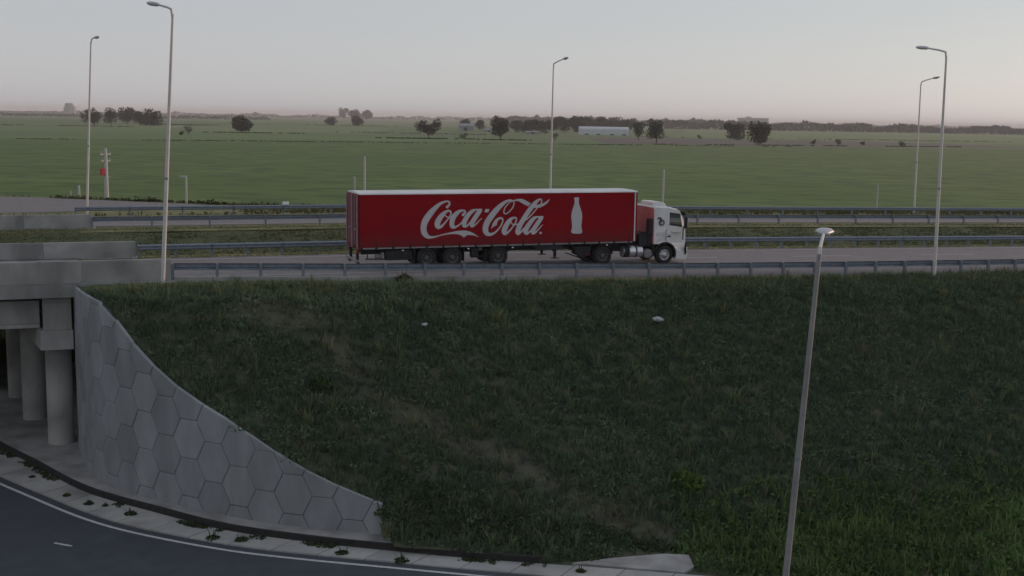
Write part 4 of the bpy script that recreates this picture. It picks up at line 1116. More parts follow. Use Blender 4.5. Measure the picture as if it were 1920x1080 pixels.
# marks on the cab
EMB = [[(-.52, 2.50, .03), (-.44, 2.56, .045), (-.33, 2.53, .05), (-.36, 2.42, .045), (-.41, 2.30, .045), (-.36, 2.19, .04), (-.25, 2.17, .035), (-.15, 2.24, .035), (-.14, 2.36, .035), (-.22, 2.45, .03), (-.30, 2.40, .025), (-.27, 2.31, .025)]]
def on_side(m):
    m.v = [(x, Y0 + tumble(z) + fr(x) * .55 - .010, z) for x, y, z in m.v]; return m
on_side(flat_shape(EMB, [], .012, 0)).build("emblem", M['ink'], tu, fix=False)
def text_mesh(txt, size, shear=.25, spacing=1.0):
    cu = bpy.data.curves.new("text_tmp", 'FONT'); cu.body = txt; cu.size = size; cu.shear = shear; cu.space_character = spacing
    ob = bpy.data.objects.new("text_tmp", cu); COL.objects.link(ob)
    dg = bpy.context.evaluated_depsgraph_get(); me = bpy.data.meshes.new_from_object(ob.evaluated_get(dg))
    bpy.data.objects.remove(ob); bpy.data.curves.remove(cu)
    return me
def place_text(txt, x, z, size, mat, shear, spacing, width):
    me = text_mesh(txt, size, shear, spacing)
    m = MB(); X = [v.co.x for v in me.vertices]; k = width / (max(X) - min(X))
    m.v = [(x + (v.co.x - min(X)) * k, 0, z + v.co.y) for v in me.vertices]; m.f = [tuple(p.vertices) for p in me.polygons]
    m.v = [(a, Y0 + tumble(c) + fr(a) * .55 - .012, c) for a, b, c in m.v]
    bpy.data.meshes.remove(me)
    return m.build("lettering", M[mat], tu, fix=False)
place_text("Transporte", .30, 1.71, .15, 'ink', .3, 1.0, .66)
m = MB()
for i, w in enumerate((.05, .03, .05, .02, .05, .03, .05, .05, .02, .05)):
    x = .16 + i * .09; m.add([(x, 0, 1.615), (x + w, 0, 1.615), (x + w, 0, 1.655), (x, 0, 1.655)], [(0, 1, 2, 3)])
m.v = [(a, Y0 - .012 + fr(a) * .55, c) for a, b, c in m.v]; m.build("lettering", M['ink_pale'], tu, fix=False)
m = MB()
for r_ in range(2):
    for i in range(9):
        x = -.60 + i * .065; z = 1.56 + r_ * .12
        m.add([(x, 0, z), (x + .045, 0, z), (x + .045, 0, z + .075), (x, 0, z + .075)], [(0, 1, 2, 3)])
m.v = [(a, Y0 - .004, c) for a, b, c in m.v]
m.build("lettering", noise_mat("faint_ink", (.50, .51, .52), (.55, .56, .57), 6, .5), tu, fix=False)
# wheel arch, step, chassis, tanks
fender(tu, 0, Y0 - .015, Y0 + .5, .615, -.25, math.pi - .15, .55, .075); fender(tu, 0, Y1 - .5, Y1 + .015, .615, -.25, math.pi - .15, .55, .075)
m = MB(); m.box(-.74, -.64, .12, .5, .45, 1.10); m.box(-.74, -.64, 2.1, 2.48, .45, 1.10); m.build("step", M['black'], tu)
m = MB()
for y in (.88, 1.72): m.box(-5.1, 1.1, y - .06, y + .06, .66, .95)
for x in (-4.9, -3.0, -1.8, -.9, .5): m.box(x, x + .12, .9, 1.7, .70, .92)
m.build("chassis_rail", M['chassis'], tu)
m = MB(); m.box(-4.2, -3.2, .75, 1.85, .955, 1.05, .02); m.build("fifth_wheel", M['chassis'], tu)
add_wheel(tu, 'steer', 0, .10, .52, rot=.2); add_wheel(tu, 'steer', 0, TW - .10, .52, True)
add_wheel(tu, 'drive', -3.77, .06, .52, rot=.5); add_wheel(tu, 'drive', -3.77, TW - .06, .52, True)
fender(tu, -3.77, .04, .68, .575, .15, math.pi - .1); fender(tu, -3.77, TW - .68, TW - .04, .575, .15, math.pi - .1)
m = MB(); m.tube([(-3.77, .4, .52), (-3.77, 2.2, .52)], .12, 10); m.tube([(0, .3, .5), (0, 2.3, .5)], .07, 8); m.build("axle", M['chassis'], tu)
m = MB(); m.prism([(-5.45, 1.02), (-4.45, 1.02), (-4.55, .55), (-4.9, .40), (-5.35, .62)], .15, .7); m.build("rear_flap", M['black'], tu)
m = MB(); m.prism([(-5.72, .60), (-5.0, .36), (-4.6, .30), (-4.6, .34), (-5.0, .41), (-5.70, .65)], .05, .75); m.build("mudflap", M['black'], tu)
m = MB(); m.box(-4.75, -4.69, .03, .06, .56, .64, .004); m.box(-4.62, -4.56, .03, .06, .54, .62, .004); m.build("marker_light", M['red_light'], tu)
m = MB(); n_ = 20
m.tube([(-2.46, .46, .70), (-2.42, .46, .70), (-1.32, .46, .70), (-1.28, .46, .70)], [.29, .325, .325, .29], 24); tk = m.build("fuel_tank", M['alu'], tu)
for x, w in ((-2.44, .33), (-1.74, .09)):
    m = MB(); m.tube([(x, .46, .70), (x + w, .46, .70)], .331, 24); m.build("tank_strap", M['chassis'], tk)
m = MB(); m.lathe_y([(.001, -.03), (.10, -.03), (.20, -.01), (.255, .03), (.265, .08), (.265, .5), (.001, .5)], -.98, .14, .58, 24); m.build("air_tank", M['rave'], tu, smooth=True)
m = MB(); m.box(-1.30, -.66, .35, .9, .40, .66, .02); m.build("battery_box", M['chassis'], tu)
m = MB(); m.box(-1.06, -.80, .10, .42, 1.62, 2.52, .03); m.tube([(-.92, .26, 1.62), (-.92, .26, 1.05)], .11, 10); m.build("air_intake", M['black'], tu)
m = MB(); m.box(-1.55, -.78, .25, 2.3, .98, 1.66, .03); m.box(-1.25, -.80, .3, .7, 1.3, 1.75, .02); m.build("rear_carrier", M['chassis'], tu)
m = MB()
for k in range(3):
    pts = []
    for i in range(9):
        f_ = i / 8; pts.append((-1.0 - .75 * f_, 1.1 + .12 * k, 1.75 - .35 * math.sin(math.pi * f_)))
    m.tube(pts, .02, 6)
m.build("air_hose", M['red_light'], tu)

# ================================================================ VEGETATION
def mixc(a, b, k): return np.asarray(a)[None, :] * (1 - k[:, None]) + np.asarray(b)[None, :] * k[:, None]

def blades(P, H, N=6, spread=.10, lean=.6, width=.02, C=None):
    """grass tufts: P (n,3) roots, H (n,) heights, C (n,3) colours"""
    n = len(P)
    P = np.repeat(P, N, 0); H = np.repeat(H, N) * RNG.uniform(.55, 1.15, n * N); C = np.repeat(C, N, 0) * RNG.uniform(.8, 1.2, (n * N, 1))
    a = RNG.uniform(0, 2 * np.pi, n * N); r = RNG.uniform(0, spread, n * N)
    base = P + np.stack([np.cos(a) * r, np.sin(a) * r, np.zeros_like(r)], 1)
    ln = RNG.uniform(.15, 1, n * N) * lean
    d = np.stack([np.cos(a), np.sin(a), np.zeros_like(a)], 1); pr = np.stack([-np.sin(a), np.cos(a), np.zeros_like(a)], 1)
    up = np.array([0, 0, 1.0])
    w = (width * RNG.uniform(.7, 1.4, n * N))[:, None]
    mid = base + up * (H * .6)[:, None] + d * (ln * H * .35)[:, None]
    tip = base + up * (H * .95)[:, None] + d * (ln * H)[:, None]
    V = np.stack([base - pr * w, base + pr * w, mid - pr * w * .8, mid + pr * w * .8, tip], 1).reshape(-1, 3)
    k = np.arange(n * N)[:, None] * 5
    F = np.concatenate([k + np.array([0, 1, 3]), k + np.array([0, 3, 2]), k + np.array([2, 3, 4])], 0)
    return V, F, np.repeat(C, 5, 0)

def leaves(P, R, N=14, size=.09, C=None, flat=.7, dome=True, vary=.25):
    """clumps of leaf-sized diamonds: P (n,3) roots, R (n,) radii"""
    n = len(P); m_ = n * N
    P = np.repeat(P, N, 0); Rr = np.repeat(R, N); C = np.repeat(C, N, 0) * RNG.uniform(1 - vary, 1 + vary, (m_, 1))
    v = RNG.normal(size=(m_, 3)); v /= np.linalg.norm(v, axis=1)[:, None]
    if dome: v[:, 2] = np.abs(v[:, 2])
    q = P + v * (Rr * RNG.uniform(.35, 1, m_) ** .5)[:, None] * np.array([1, 1, flat])
    a = RNG.normal(size=(m_, 3)); a /= np.linalg.norm(a, axis=1)[:, None]
    b = np.cross(a, v + RNG.normal(size=(m_, 3)) * .6); b /= np.linalg.norm(b, axis=1)[:, None] + 1e-9
    sz = (np.atleast_1d(size) * RNG.uniform(.6, 1.4, m_))[:, None]
    V = np.stack([q - a * sz, q + b * sz * .55, q + a * sz, q - b * sz * .55], 1).reshape(-1, 3)
    k = np.arange(m_)[:, None] * 4
    F = np.concatenate([k + np.array([0, 1, 2]), k + np.array([0, 2, 3])], 0)
    return V, F, np.repeat(C, 4, 0)

def merge(parts):
    Vs, Fs, Cs, o = [], [], [], 0
    for V, F, C in parts:
        Vs.append(V); Fs.append(F + o); Cs.append(C); o += len(V)
    return np.concatenate(Vs), np.concatenate(Fs), np.concatenate(Cs)

def stuff(name, parts, mat, label, cat):
    V, F, C = merge(parts)
    o = link_mesh(name, np_mesh(name, V, F, mat, C))
    return tag(o, label, cat, kind="stuff")

def world_pts(s, t, z):
    return np.stack([OX + s * CP - t * SP, OY + s * SP + t * CP, z], 1)

# --- embankment weeds
def bare(s, t):
    """worn diagonal track running down the slope"""
    c = -7.0 + (-8.5 - t) * .95                     # s of the track at height t
    d = np.abs(s - c + 1.2 * (fbm(s * .5, t * .5, 40) - .5) * 2)
    return np.clip(1.2 - d / 1.15, 0, 1) * np.clip((-8.6 - t) / 1.5, 0, 1) * np.clip((fbm(s * .9, t * .9, 44) - .18) * 2.0, 0, 1)
def slope_points(n, s0=-13.2, s1=48, tmin=-22.3, tmax=-5.9):
    s = RNG.uniform(s0, s1, n); t = RNG.uniform(tmin, tmax, n)
    tw = np.where(s < -3.6, np.interp(s, [p[0] for p in WALL_ST[3:]], [p[1] for p in WALL_ST[3:]]) + .25, np.interp(s, [-3.6, 1.5], [-19.6, -22.3]))
    ok = (t > tw) & (RNG.uniform(0, 1, n) > .88 * bare(s, t))
    s, t = s[ok], t[ok]
    z = slope_z(s, t)
    edge = np.clip(np.minimum(np.minimum((t - tw[ok] + .13) / 1.2, 1), (-6.4 - t) / 1.5), 0, 1)
    z = z + edge * relief(s, t) - .02
    return s, t, z
DG, OL, YG, BR = np.array((.072, .116, .072)), np.array((.108, .152, .088)), np.array((.185, .192, .098)), np.array((.112, .100, .082))
parts = []
s, t, z = slope_points(34000)
k1 = np.clip((fbm(s * .22, t * .22, 5) - .35) * 2.4, 0, 1); k2 = np.clip((fbm(s * .7, t * .7, 15) - .55) * 3, 0, 1)
C = mixc(DG, OL, k1); C = C * (1 - .5 * k2[:, None]) + YG * (.5 * k2[:, None])
crest = np.clip((t + 8.2) / 2.2, 0, 1)[:, None] * .6
C = C * (1 - crest) + YG * crest
br = (np.clip(bare(s, t) * 1.3, 0, 1) * .85)[:, None]; C = C * (1 - br) + BR * 1.3 * br
parts.append(blades(world_pts(s, t, z), RNG.uniform(.16, .42, len(s)) * (0.7 + .7 * fbm(s * .5, t * .5, 8)), 6, .14, .8, .020, C))
s, t, z = slope_points(21000)
n_ = fbm(s * 1.15 + t * .5, t * 1.3, 9); ok = n_ > .44; s, t, z, n_ = s[ok], t[ok], z[ok], n_[ok]
C = mixc(DG * .85, OL * 1.1, np.clip((n_ - .44) * 4, 0, 1)) * RNG.uniform(.8, 1.2, (len(s), 1))
br = (bare(s, t) * .8)[:, None]; C = C * (1 - br) + BR * 1.2 * br
parts.append(leaves(world_pts(s, t, z), RNG.uniform(.10, .30, len(s)) * (.6 + .9 * n_), 14, .062, C, vary=.15))
# taller tussocks and dry stalks
s, t, z = slope_points(1500)
n_ = fbm(s * .4, t * .4, 19); ok = n_ > .40; s, t, z = s[ok], t[ok], z[ok]
C = mixc(OL * .9, YG * .85, RNG.uniform(0, 1, len(s)) ** 2)
parts.append(blades(world_pts(s, t, z), RNG.uniform(.35, .75, len(s)), 16, .20, .9, .017, C))
s, t, z = slope_points(700)
C = mixc(DG, OL * 1.1, RNG.uniform(0, 1, len(s)))
parts.append(leaves(world_pts(s, t, z), RNG.uniform(.28, .55, len(s)), 50, .06, C, flat=.6, vary=.15))
stuff("embankment_weeds", parts, M['grass'], "dark tangled weeds and grass covering the embankment slope", "weeds")

# --- verge grass by the near rail and round the lamp
parts = []
n = 9000
s = RNG.uniform(-13, 60, n); t = np.interp(s, [p[0] for p in RAIL_T], [p[1] for p in RAIL_T]) - RNG.uniform(.25, 2.4, n)
dr = np.interp(s, [p[0] for p in RAIL_T], [p[1] for p in RAIL_T]) - t
ok = ~((s < -9.2) & (t > -4.85)) & ~((s < 9.6) & (dr < .62)); s, t = s[ok], t[ok]
z = slope_z(s, t) - .01
C = mixc(OL * 1.3, np.array((.26, .235, .12)), np.clip((s - 4) / 6, .12, 1) * np.clip((t + 7.4) / 1.2, .2, 1) * RNG.uniform(.4, 1, len(s)))
parts.append(blades(world_pts(s, t, z), RNG.uniform(.08, .26, len(s)), 5, .10, .8, .014, C))
stuff("verge_grass", parts, M['grass'], "dry yellowish grass along the crest under the near guardrail", "grass")

# --- median grass
parts = []
n = 42000
s = RNG.uniform(-17.9, 95, n); t = RNG.uniform(7.4, 25.6, n)
ok = (s > -13.2) | (t > 9.0); s, t = s[ok], t[ok]
z = np.array([med_z(a, b) for a, b in zip(s, t)]) - .02
dry = np.clip(np.maximum((10.2 - t) / 1.5, (t - 22.8) / 1.5), 0, 1) * .8 + .3 * np.clip(fbm(s * .12, t * .25, 33) * 2.2 - .8, 0, 1)
C = mixc(np.array((.075, .092, .042)), np.array((.22, .21, .105)), np.clip(dry, 0, 1))
parts.append(blades(world_pts(s, t, z), RNG.uniform(.05, .15, len(s)), 4, .22, .9, .03, C))
stuff("median_grass", parts, M['grass'], "grass of the median ditch, yellow at its edges and dark in the middle", "grass")

# --- rough growth behind the rearmost rail
parts = []
n = 9000
s = RNG.uniform(-40, 110, n); te = np.interp(s, [p[0] for p in FE], [p[1] for p in FE]); t = RNG.uniform(35.2, te + 2.0, n)
ok = ~((s < -1) & (t < te - .9) & (t > 36.5)); s, t, te = s[ok], t[ok], te[ok]
z = np.array([zs(a) for a in s]) - .1 - np.clip(t - te, 0, 5) * .45
C = mixc(np.array((.05, .062, .028)), np.array((.15, .145, .07)), np.clip(fbm(s * .2, t * .2, 51) * 1.2 - .2, 0, 1))
parts.append(blades(world_pts(s, t, z), RNG.uniform(.15, .45, len(s)), 4, .2, .8, .03, C))
n = 900
s = RNG.uniform(-40, 30, n); te = np.interp(s, [p[0] for p in FE], [p[1] for p in FE]); t = te + RNG.normal(.6, .5, n)
ok = fbm(s * .15, t * 0, 77) > .42; s, t, te = s[ok], t[ok], te[ok]
z = np.array([zs(a) for a in s]) - .2 - np.clip(t - te, 0, 5) * .45
C = mixc(np.array((.022, .032, .016)), np.array((.05, .06, .028)), RNG.uniform(0, 1, len(s)))
parts.append(leaves(world_pts(s, t, z), RNG.uniform(.3, .75, len(s)), 22, .13, C))
stuff("far_verge_growth", parts, M['grass'], "rough grass and low dark scrub behind the rearmost guardrail", "grass")

# --- lush growth at the foot of the slope, lower right
parts = []
n = 3400
x = RNG.uniform(6.0, 34, n); y = RNG.uniform(33.0, 48, n)
st_ = [to_st(a, b) for a, b in zip(x, y)]; tt = np.array([q[1] for q in st_]); ss = np.array([q[0] for q in st_])
kerb_y = np.interp(x, [p[0] for p in KERB], [p[1] for p in KERB])
dens = np.clip((-19.6 - tt) / 2.5, 0, 1)
ok = (y > kerb_y + .35) & (RNG.uniform(0, 1, n) < dens) & ((x > 6.5) | (y > 39.0)); x, y, tt, ss = x[ok], y[ok], tt[ok], ss[ok]
z = np.maximum(slope_z(ss, tt), G) - .03
g = fbm(x * .45, y * .45, 61)
C = mixc(np.array((.062, .100, .038)), np.array((.098, .165, .056)), np.clip((g - .35) * 2.6, 0, 1))
parts.append(leaves(world_pts(ss, tt, z), RNG.uniform(.22, .60, len(x)), 34, .080, C, flat=.9))
parts.append(blades(world_pts(ss, tt, z), RNG.uniform(.35, .85, len(x)), 6, .25, .7, .022, C * 1.1))
stuff("lush_weeds", parts, M['grass'], "bright green lush weeds at the foot of the slope in the lower right corner", "weeds")

# --- weeds between walkway end, kerb and slope foot
parts = []
n = 1500
x = RNG.uniform(-4.6, 7.0, n); y = RNG.uniform(38.2, 41.5, n)
ky = np.interp(x, [p[0] for p in KERB], [p[1] for p in KERB])
st_ = [to_st(a, b) for a, b in zip(x, y)]; ss = np.array([q[0] for q in st_]); tt = np.array([q[1] for q in st_])
ok = (y > ky + .45 + .5 * fbm(x * .8, y * 0, 71)) & (y < ky + 2.6) & ~((x > 3.2) & (y < 39.4)); ss, tt = ss[ok], tt[ok]
z = np.maximum(slope_z(ss, tt), G) - .02
C = mixc(np.array((.045, .064, .034)), np.array((.075, .10, .048)), RNG.uniform(0, 1, len(ss)))
parts.append(leaves(world_pts(ss, tt, z), RNG.uniform(.12, .34, len(ss)), 20, .062, C, flat=.7, vary=.15))
stuff("foot_weeds", parts, M['grass'], "dark weeds spilling on the kerb where the panel wall ends", "weeds")

def clump(name, pos, r, label, cat, col, n=1, N=60, size=.09, blade=0, flat=.9, group=None):
    P = np.array([pos], float)
    parts = [leaves(P, np.array([r]), N, size, np.array([col]), flat=flat, vary=.45)]
    if blade: parts.append(blades(P, np.array([r * 1.3]), blade, r * .6, .9, .02, np.array([col]) * 1.1))
    V, F, C = merge(parts); V = V - np.array(pos)
    o = link_mesh(name, np_mesh(name, V, F, M['grass'], C), None, pos)
    return tag(o, label, cat, group)
def on_slope(s, t): return W(s, t, float(slope_z(s, t)))
clump("shrub", on_slope(.9, -5.0), .5, "dark weed bush standing against the near guardrail below the trailer", "shrub", (.055, .075, .036), N=260, size=.07, blade=14)
clump("shrub", on_slope(-4.7, -13.4), .62, "dark green bush low on the left of the slope", "shrub", (.022, .045, .016), N=200, size=.09)
clump("shrub", on_slope(8.0, -19.6), .75, "bright green bush near the foot of the slope", "shrub", (.055, .105, .026), N=240, size=.10, blade=20)
# weeds rooted in the joints of the gutter
gi = [(-19.2, 46.4), (-18.0, 45.0), (-17.0, 44.1), (-16.2, 43.2), (-15.1, 43.0), (-13.9, 42.2), (-12.2, 41.5), (-11.6, 41.1), (-10.7, 39.8), (-9.3, 39.6), (-7.5, 38.75), (-5.6, 38.5), (-3.9, 37.95), (2.3, 37.2)]
gl = ["at the left edge of the gutter", "left of the first dark patch on the gutter", "on the gutter below the bridge column", "on the gutter near the wall's sharp bend", "wide and low against the kerb at the left", "close to the kerb in the bend", "long and low along the kerb", "flat against the kerb after the bend", "in the middle of the gutter bend", "on the gutter left of the slab centre", "small and dark on the gutter centre", "small on the gutter below the wall end", "greener one near the white edge line", "tiny one near the drain apron"]
for gk, ((x, y), l) in enumerate(zip(gi, gl)):
    if gk in (1, 6, 10): continue
    x += random.uniform(-.35, .35); y += random.uniform(-.12, .12)
    r = random.uniform(.10, .30)
    clump("gutter_weed", (x, y, G + .05), r, "weed tuft " + l, "weed", (.045, .065, .03), N=110, size=.055, blade=8, flat=.28, group="weeds in the gutter joints")

# low weeds and dirt along the foot of the kerb
KA = np.array(KERB); u = RNG.uniform(0, 1, 2600)
kx = np.interp(u, np.linspace(0, 1, len(KA)), KA[:, 0]); ky = np.interp(u, np.linspace(0, 1, len(KA)), KA[:, 1])
ok = (fbm(u * 60, u * 0, 91) > .57) & (kx > -24) & (kx < 4); kx, ky = kx[ok], ky[ok]
off = RNG.uniform(.03, .45, len(kx)) ** 1.3
P = np.stack([kx - off * .55, ky - off * .85, np.full(len(kx), G + .055)], 1)
C = mixc(np.array((.03, .042, .022)), np.array((.075, .09, .042)), RNG.uniform(0, 1, len(kx)))
stuff("kerb_weeds", [leaves(P, RNG.uniform(.05, .14, len(kx)), 9, .045, C, flat=.5)], M['grass'], "scattered low weeds along the foot of the dark kerb", "weeds")

# litter
def bag(pos, sc, label):
    m = MB(); rr = random.Random(int(pos[0] * 100))
    nu, nv = 10, 7
    for j in range(nv):
        ph = math.pi * j / (nv - 1)
        for i in range(nu):
            a = 2 * math.pi * i / nu; r = math.sin(ph) * (.8 + .5 * rr.random())
            m.v.append((math.cos(a) * r * sc, math.sin(a) * r * sc * .6, math.cos(ph) * sc * .45 * (.7 + .6 * rr.random())))
    for j in range(nv - 1):
        for i in range(nu): m.f.append((j * nu + i, j * nu + (i + 1) % nu, (j + 1) * nu + (i + 1) % nu, (j + 1) * nu + i))
    o = m.build("plastic_bag", M['plastic_bag']); o.location = pos
    return tag(o, label, "litter", "litter on the slope")
p = on_slope(11.7, -9.85); bag((p[0], p[1], p[2] + .26), .24, "crumpled white plastic bag high on the slope right of the middle")
p = on_slope(.4, -10.25); bag((p[0], p[1], p[2] + .22), .13, "small white scrap on the slope below the trailer")

# ---------------------------------------------------------------- trees on the plain
def tree(name, x, y, h, hw, kind, label, cat="tree", group="trees on the plain", tone=1.0):
    e = empty(name, (x, y, G), (0, 0, 0), label, cat, group)
    rr = np.random.default_rng(int(abs(x * 13 + y * 7)) + 5)
    lowbush = kind == 's'
    trunk_h = .08 * h if lowbush else (.13 if kind == 'r' else .18) * h
    hw *= 1.02
    cz = (h + trunk_h) / 2 if not lowbush else h * .45
    # lobes
    lobes = []
    nl = 4 if lowbush else 11
    if kind == 'y':
        cents = [(-.55, .60), (.55, .70), (-.1, .55), (-.7, .72), (.7, .86), (.35, .6), (-.4, .78), (.2, .45)]
        for a, b in cents: lobes.append((a * hw, rr.uniform(-.4, .4) * hw, b * h, hw * rr.uniform(.36, .5)))
    else:
        for i in range(nl):
            a = rr.uniform(0, 2 * np.pi); r = hw * rr.uniform(.15, .68); z = trunk_h + (h - trunk_h) * rr.uniform(.18, .84)
            wz = math.sqrt(max(.2, 1 - ((z - cz) / ((h - trunk_h) * .6)) ** 2))
            lobes.append((math.cos(a) * r * wz, math.sin(a) * r * wz, z, hw * rr.uniform(.34, .52)))
        lobes.append((0, 0, h * .55, hw * .55))
    P, R = [], []
    m = MB()
    if not lowbush:
        m.tube([(0, 0, -.2), (.02 * h, 0, trunk_h), (0, .01 * h, h * .55)], [h * .035, h * .026, h * .014], 7)
    else:
        m.tube([(0, 0, -.2), (.03 * h, 0, h * .4)], [h * .04, h * .02], 6)
    for lx, ly, lz, lr in lobes:
        m.tube([(.01 * h, 0, trunk_h * .9), (lx * .5, ly * .5, (trunk_h + lz) * .5), (lx, ly, lz)], [h * .018, h * .012, h * .005], 5)
    m.build("trunk", M['bark'], e)
    parts = []
    for lx, ly, lz, lr in lobes:
        c = np.array((.020, .034, .021)) * tone * rr.uniform(.75, 1.4)
        pp = np.array([[lx, ly, lz]])
        parts.append(leaves(pp, np.array([lr * 1.12]), 60 if lowbush else 170, max(.34, hw * .075), c[None, :], flat=.85, dome=False, vary=.4))
    V, F, C = merge(parts)
    V[:, 2] = np.maximum(V[:, 2], .1)
    link_mesh("crown", np_mesh("crown", V, F, M['leaf'], C), e)
    return e
TREES = [
 (-219.5,949.7,14.2,11.7,'r',"lone round dark tree in the field right of the left street lamp"),
 (-226.0,819.3,6.0,4.1,'s',"small scruffy bush in the field left of the lone round tree"),
 (-224.1,795.6,2.5,2.2,'s',"tiny bush beside the scruffy field bush"),
 (-281.1,1809.9,12.3,9.9,'r',"left one of the two small round trees above the trailer rear"),
 (-239.0,1787.4,13.0,12.2,'r',"right one of the two small round trees above the trailer rear"),
 (-682.3,4722.1,47.2,23.6,'t',"hazy tall tree on the horizon, leftmost of three"),
 (-517.1,3816.4,34.7,22.6,'t',"hazy tree on the horizon, middle of three"),
 (-498.5,3983.8,34.4,19.9,'t',"hazy tree on the horizon, rightmost of three"),
 (-1279.4,5860.7,24.0,16.0,'r',"tiny far tree on the horizon right of the lone round tree"),
 (-60.0,823.3,12.4,8.2,'y',"forked two-lobed dark tree above the lettering"),
 (-36.8,845.1,4.6,4.6,'s',"low ragged bush right of the forked tree"),
 (-9.9,826.6,15.4,8.6,'r',"full dark tree left of the middle street lamp"),
 (-64.7,1485.2,12.8,8.8,'r',"dark tree on the left of the grey barn"),
 (-45.0,1518.8,11.0,9.7,'r',"dark tree on the right of the grey barn"),
 (27.9,819.1,5.6,3.0,'s',"small bush at the foot of the middle street lamp"),
 (98.2,819.9,16.0,7.5,'t',"tall dark tree right of the white shed"),
 (98.9,947.2,13.8,5.6,'r',"slimmer tree between the white shed and the tall dark tree"),
 (190.8,1031.1,13.6,9.8,'r',"left and farther one of the two big trees above the cab"),
 (168.3,820.4,14.9,10.1,'r',"right and nearer one of the two big trees right of the cab"),
 (222.2,878.8,3.2,2.4,'s',"first small field bush right of the two big trees"),
 (239.3,873.1,4.4,3.6,'s',"second and ragged field bush right of the two big trees"),
 (261.9,889.9,2.4,2.0,'s',"third and tiniest field bush right of the two big trees"),
 (284.4,870.2,3.6,3.6,'s',"rightmost round bush in the field"),
 (165.5,1062.7,2.9,2.4,'s',"small bush left of the two big trees"),
 (-430.7,1211.6,17.1,11.0,'r',"leftmost tree of the dark grove at the far left"),
 (-455.0,1332.4,18.2,9.1,'r',"second tree from the left in the dark grove"),
 (-463.7,1418.0,20.0,12.2,'t',"tallest tree in the middle of the dark grove"),
 (-419.9,1326.0,15.1,9.0,'r',"lower tree right of the tallest in the dark grove"),
 (-397.6,1290.3,15.8,13.5,'r',"broad rightmost tree of the dark grove"),
 (0.8,1240.5,10.7,5.6,'r',"first farm tree right of the full dark tree"),
 (13.2,1256.9,11.4,8.0,'r',"second farm tree right of the full dark tree"),
 (26.2,1228.4,11.2,7.3,'r',"farm tree just left of the middle street lamp"),
 (42.0,1344.9,12.2,7.3,'r',"farm tree just right of the middle street lamp"),
 (58.5,1422.4,13.6,9.1,'r',"farm tree left of the tall one before the shed"),
 (73.0,1443.1,17.1,9.8,'r',"tallest farm tree, at the left end of the white shed"),
 (102.9,1689.1,14.6,10.7,'r',"first tree behind the white shed"),
 (123.6,1722.6,15.7,11.0,'r',"second tree behind the white shed"),
 (145.1,1757.4,14.4,11.2,'r',"third tree behind the white shed"),
 (158.9,1702.2,15.5,10.1,'r',"fourth tree behind the right end of the white shed")]
for x, y, h, hw, k, l in TREES:
    if 'farm tree' in l or 'behind the' in l: h, hw = h * 1.15, hw * 1.4
    tree("bush" if k == 's' else "tree", x, y, h, hw, k, l, "bush" if k == 's' else "tree", "bushes on the plain" if k == 's' else "trees on the plain")

# hedges, weed lines and far woods
def wood(name, A, B, n, h0, h1, size, label, col=(.085, .092, .080), wob=30, depth=20):  # leaf colour lightened so that part of the distance haze is painted in
    u = RNG.uniform(0, 1, n)
    x = A[0] + (B[0] - A[0]) * u; y = A[1] + (B[1] - A[1]) * u + RNG.uniform(-depth, depth, n)
    top = h0 + (h1 - h0) * fbm(u * wob, u * 0, sum(map(ord, label)) % 97, 4) ** 1.3
    ok = top > h0 * 1.02; x, y, top, u = x[ok], y[ok], top[ok], u[ok]
    z = G + top * RNG.uniform(0, 1, len(x)) ** .7
    q = np.stack([x, y, z], 1)
    C = np.array(col)[None, :] * RNG.uniform(.6, 1.5, (len(x), 1))
    return stuff(name, [leaves(q, np.full(len(x), size * .6), 2, size, C, dome=False)], M['leaf'], label, "woodland")
wood("far_woodland", (310, 2450), (1250, 2650), 5200, 6, 24, 3.2, "long band of far woodland on the right horizon", wob=26)
wood("far_woodland", (-60, 3400), (560, 3400), 3200, 8, 30, 4.2, "far woodland band on the horizon above the white shed", wob=20)
wood("far_woodland", (-2900, 5600), (-100, 6200), 4200, 4, 26, 4.5, "thin faded tree line along the left horizon", col=(.10, .105, .10), wob=34)  # leaves paler still, more haze in their colour
wood("far_woodland", (-100, 6000), (3300, 6600), 3600, 5, 34, 5.5, "thin faded tree line along the right horizon", wob=34)
wood("far_woodland", (-1350, 3000), (-640, 3100), 1500, 3, 12, 2.6, "low dark hedge line left of the dark grove", wob=18)
def hedge(A, B, n, h, label, w=1.0):
    u = RNG.uniform(0, 1, n); keep = fbm(u * 14, u * 0, int(abs(A[0])) % 50) > .38; u = u[keep]
    P = np.stack([A[0] + (B[0] - A[0]) * u, A[1] + (B[1] - A[1]) * u + RNG.normal(0, w, len(u)), np.full(len(u), G)], 1)
    C = np.array((.03, .036, .02))[None, :] * RNG.uniform(.6, 1.5, (len(u), 1))
    stuff("hedge_weeds", [leaves(P, RNG.uniform(.4, 1.0, len(u)) * h, 10, .35, C)], M['leaf'], label, "weeds")
hedge((-95, 815), (-25, 835), 260, 1.4, "weed line under the forked tree")
hedge((-30, 822), (12, 828), 160, 1.4, "weed line under the full dark tree")
hedge((-245, 930), (-170, 955), 180, 1.1, "weed line under the lone round tree")
hedge((-330, 1790), (-180, 1800), 260, 1.6, "weed line under the two small round trees")
hedge((90, 765), (330, 870), 420, 1.0, "weed line along the near edge of the brown strip")
hedge((-640, 1150), (-380, 1180), 420, 2.0, "weed line in front of the dark grove")
hedge((-260, 615), (180, 768), 700, .45, "thin weed line along the far edge of the crop field", .6)
hedge((-180, 1080), (-10, 1080), 300, .8, "thin weed line in the middle distance", .6)
hedge((120, 1120), (620, 1250), 500, 1.2, "long fence line of weeds on the right plain", .8)

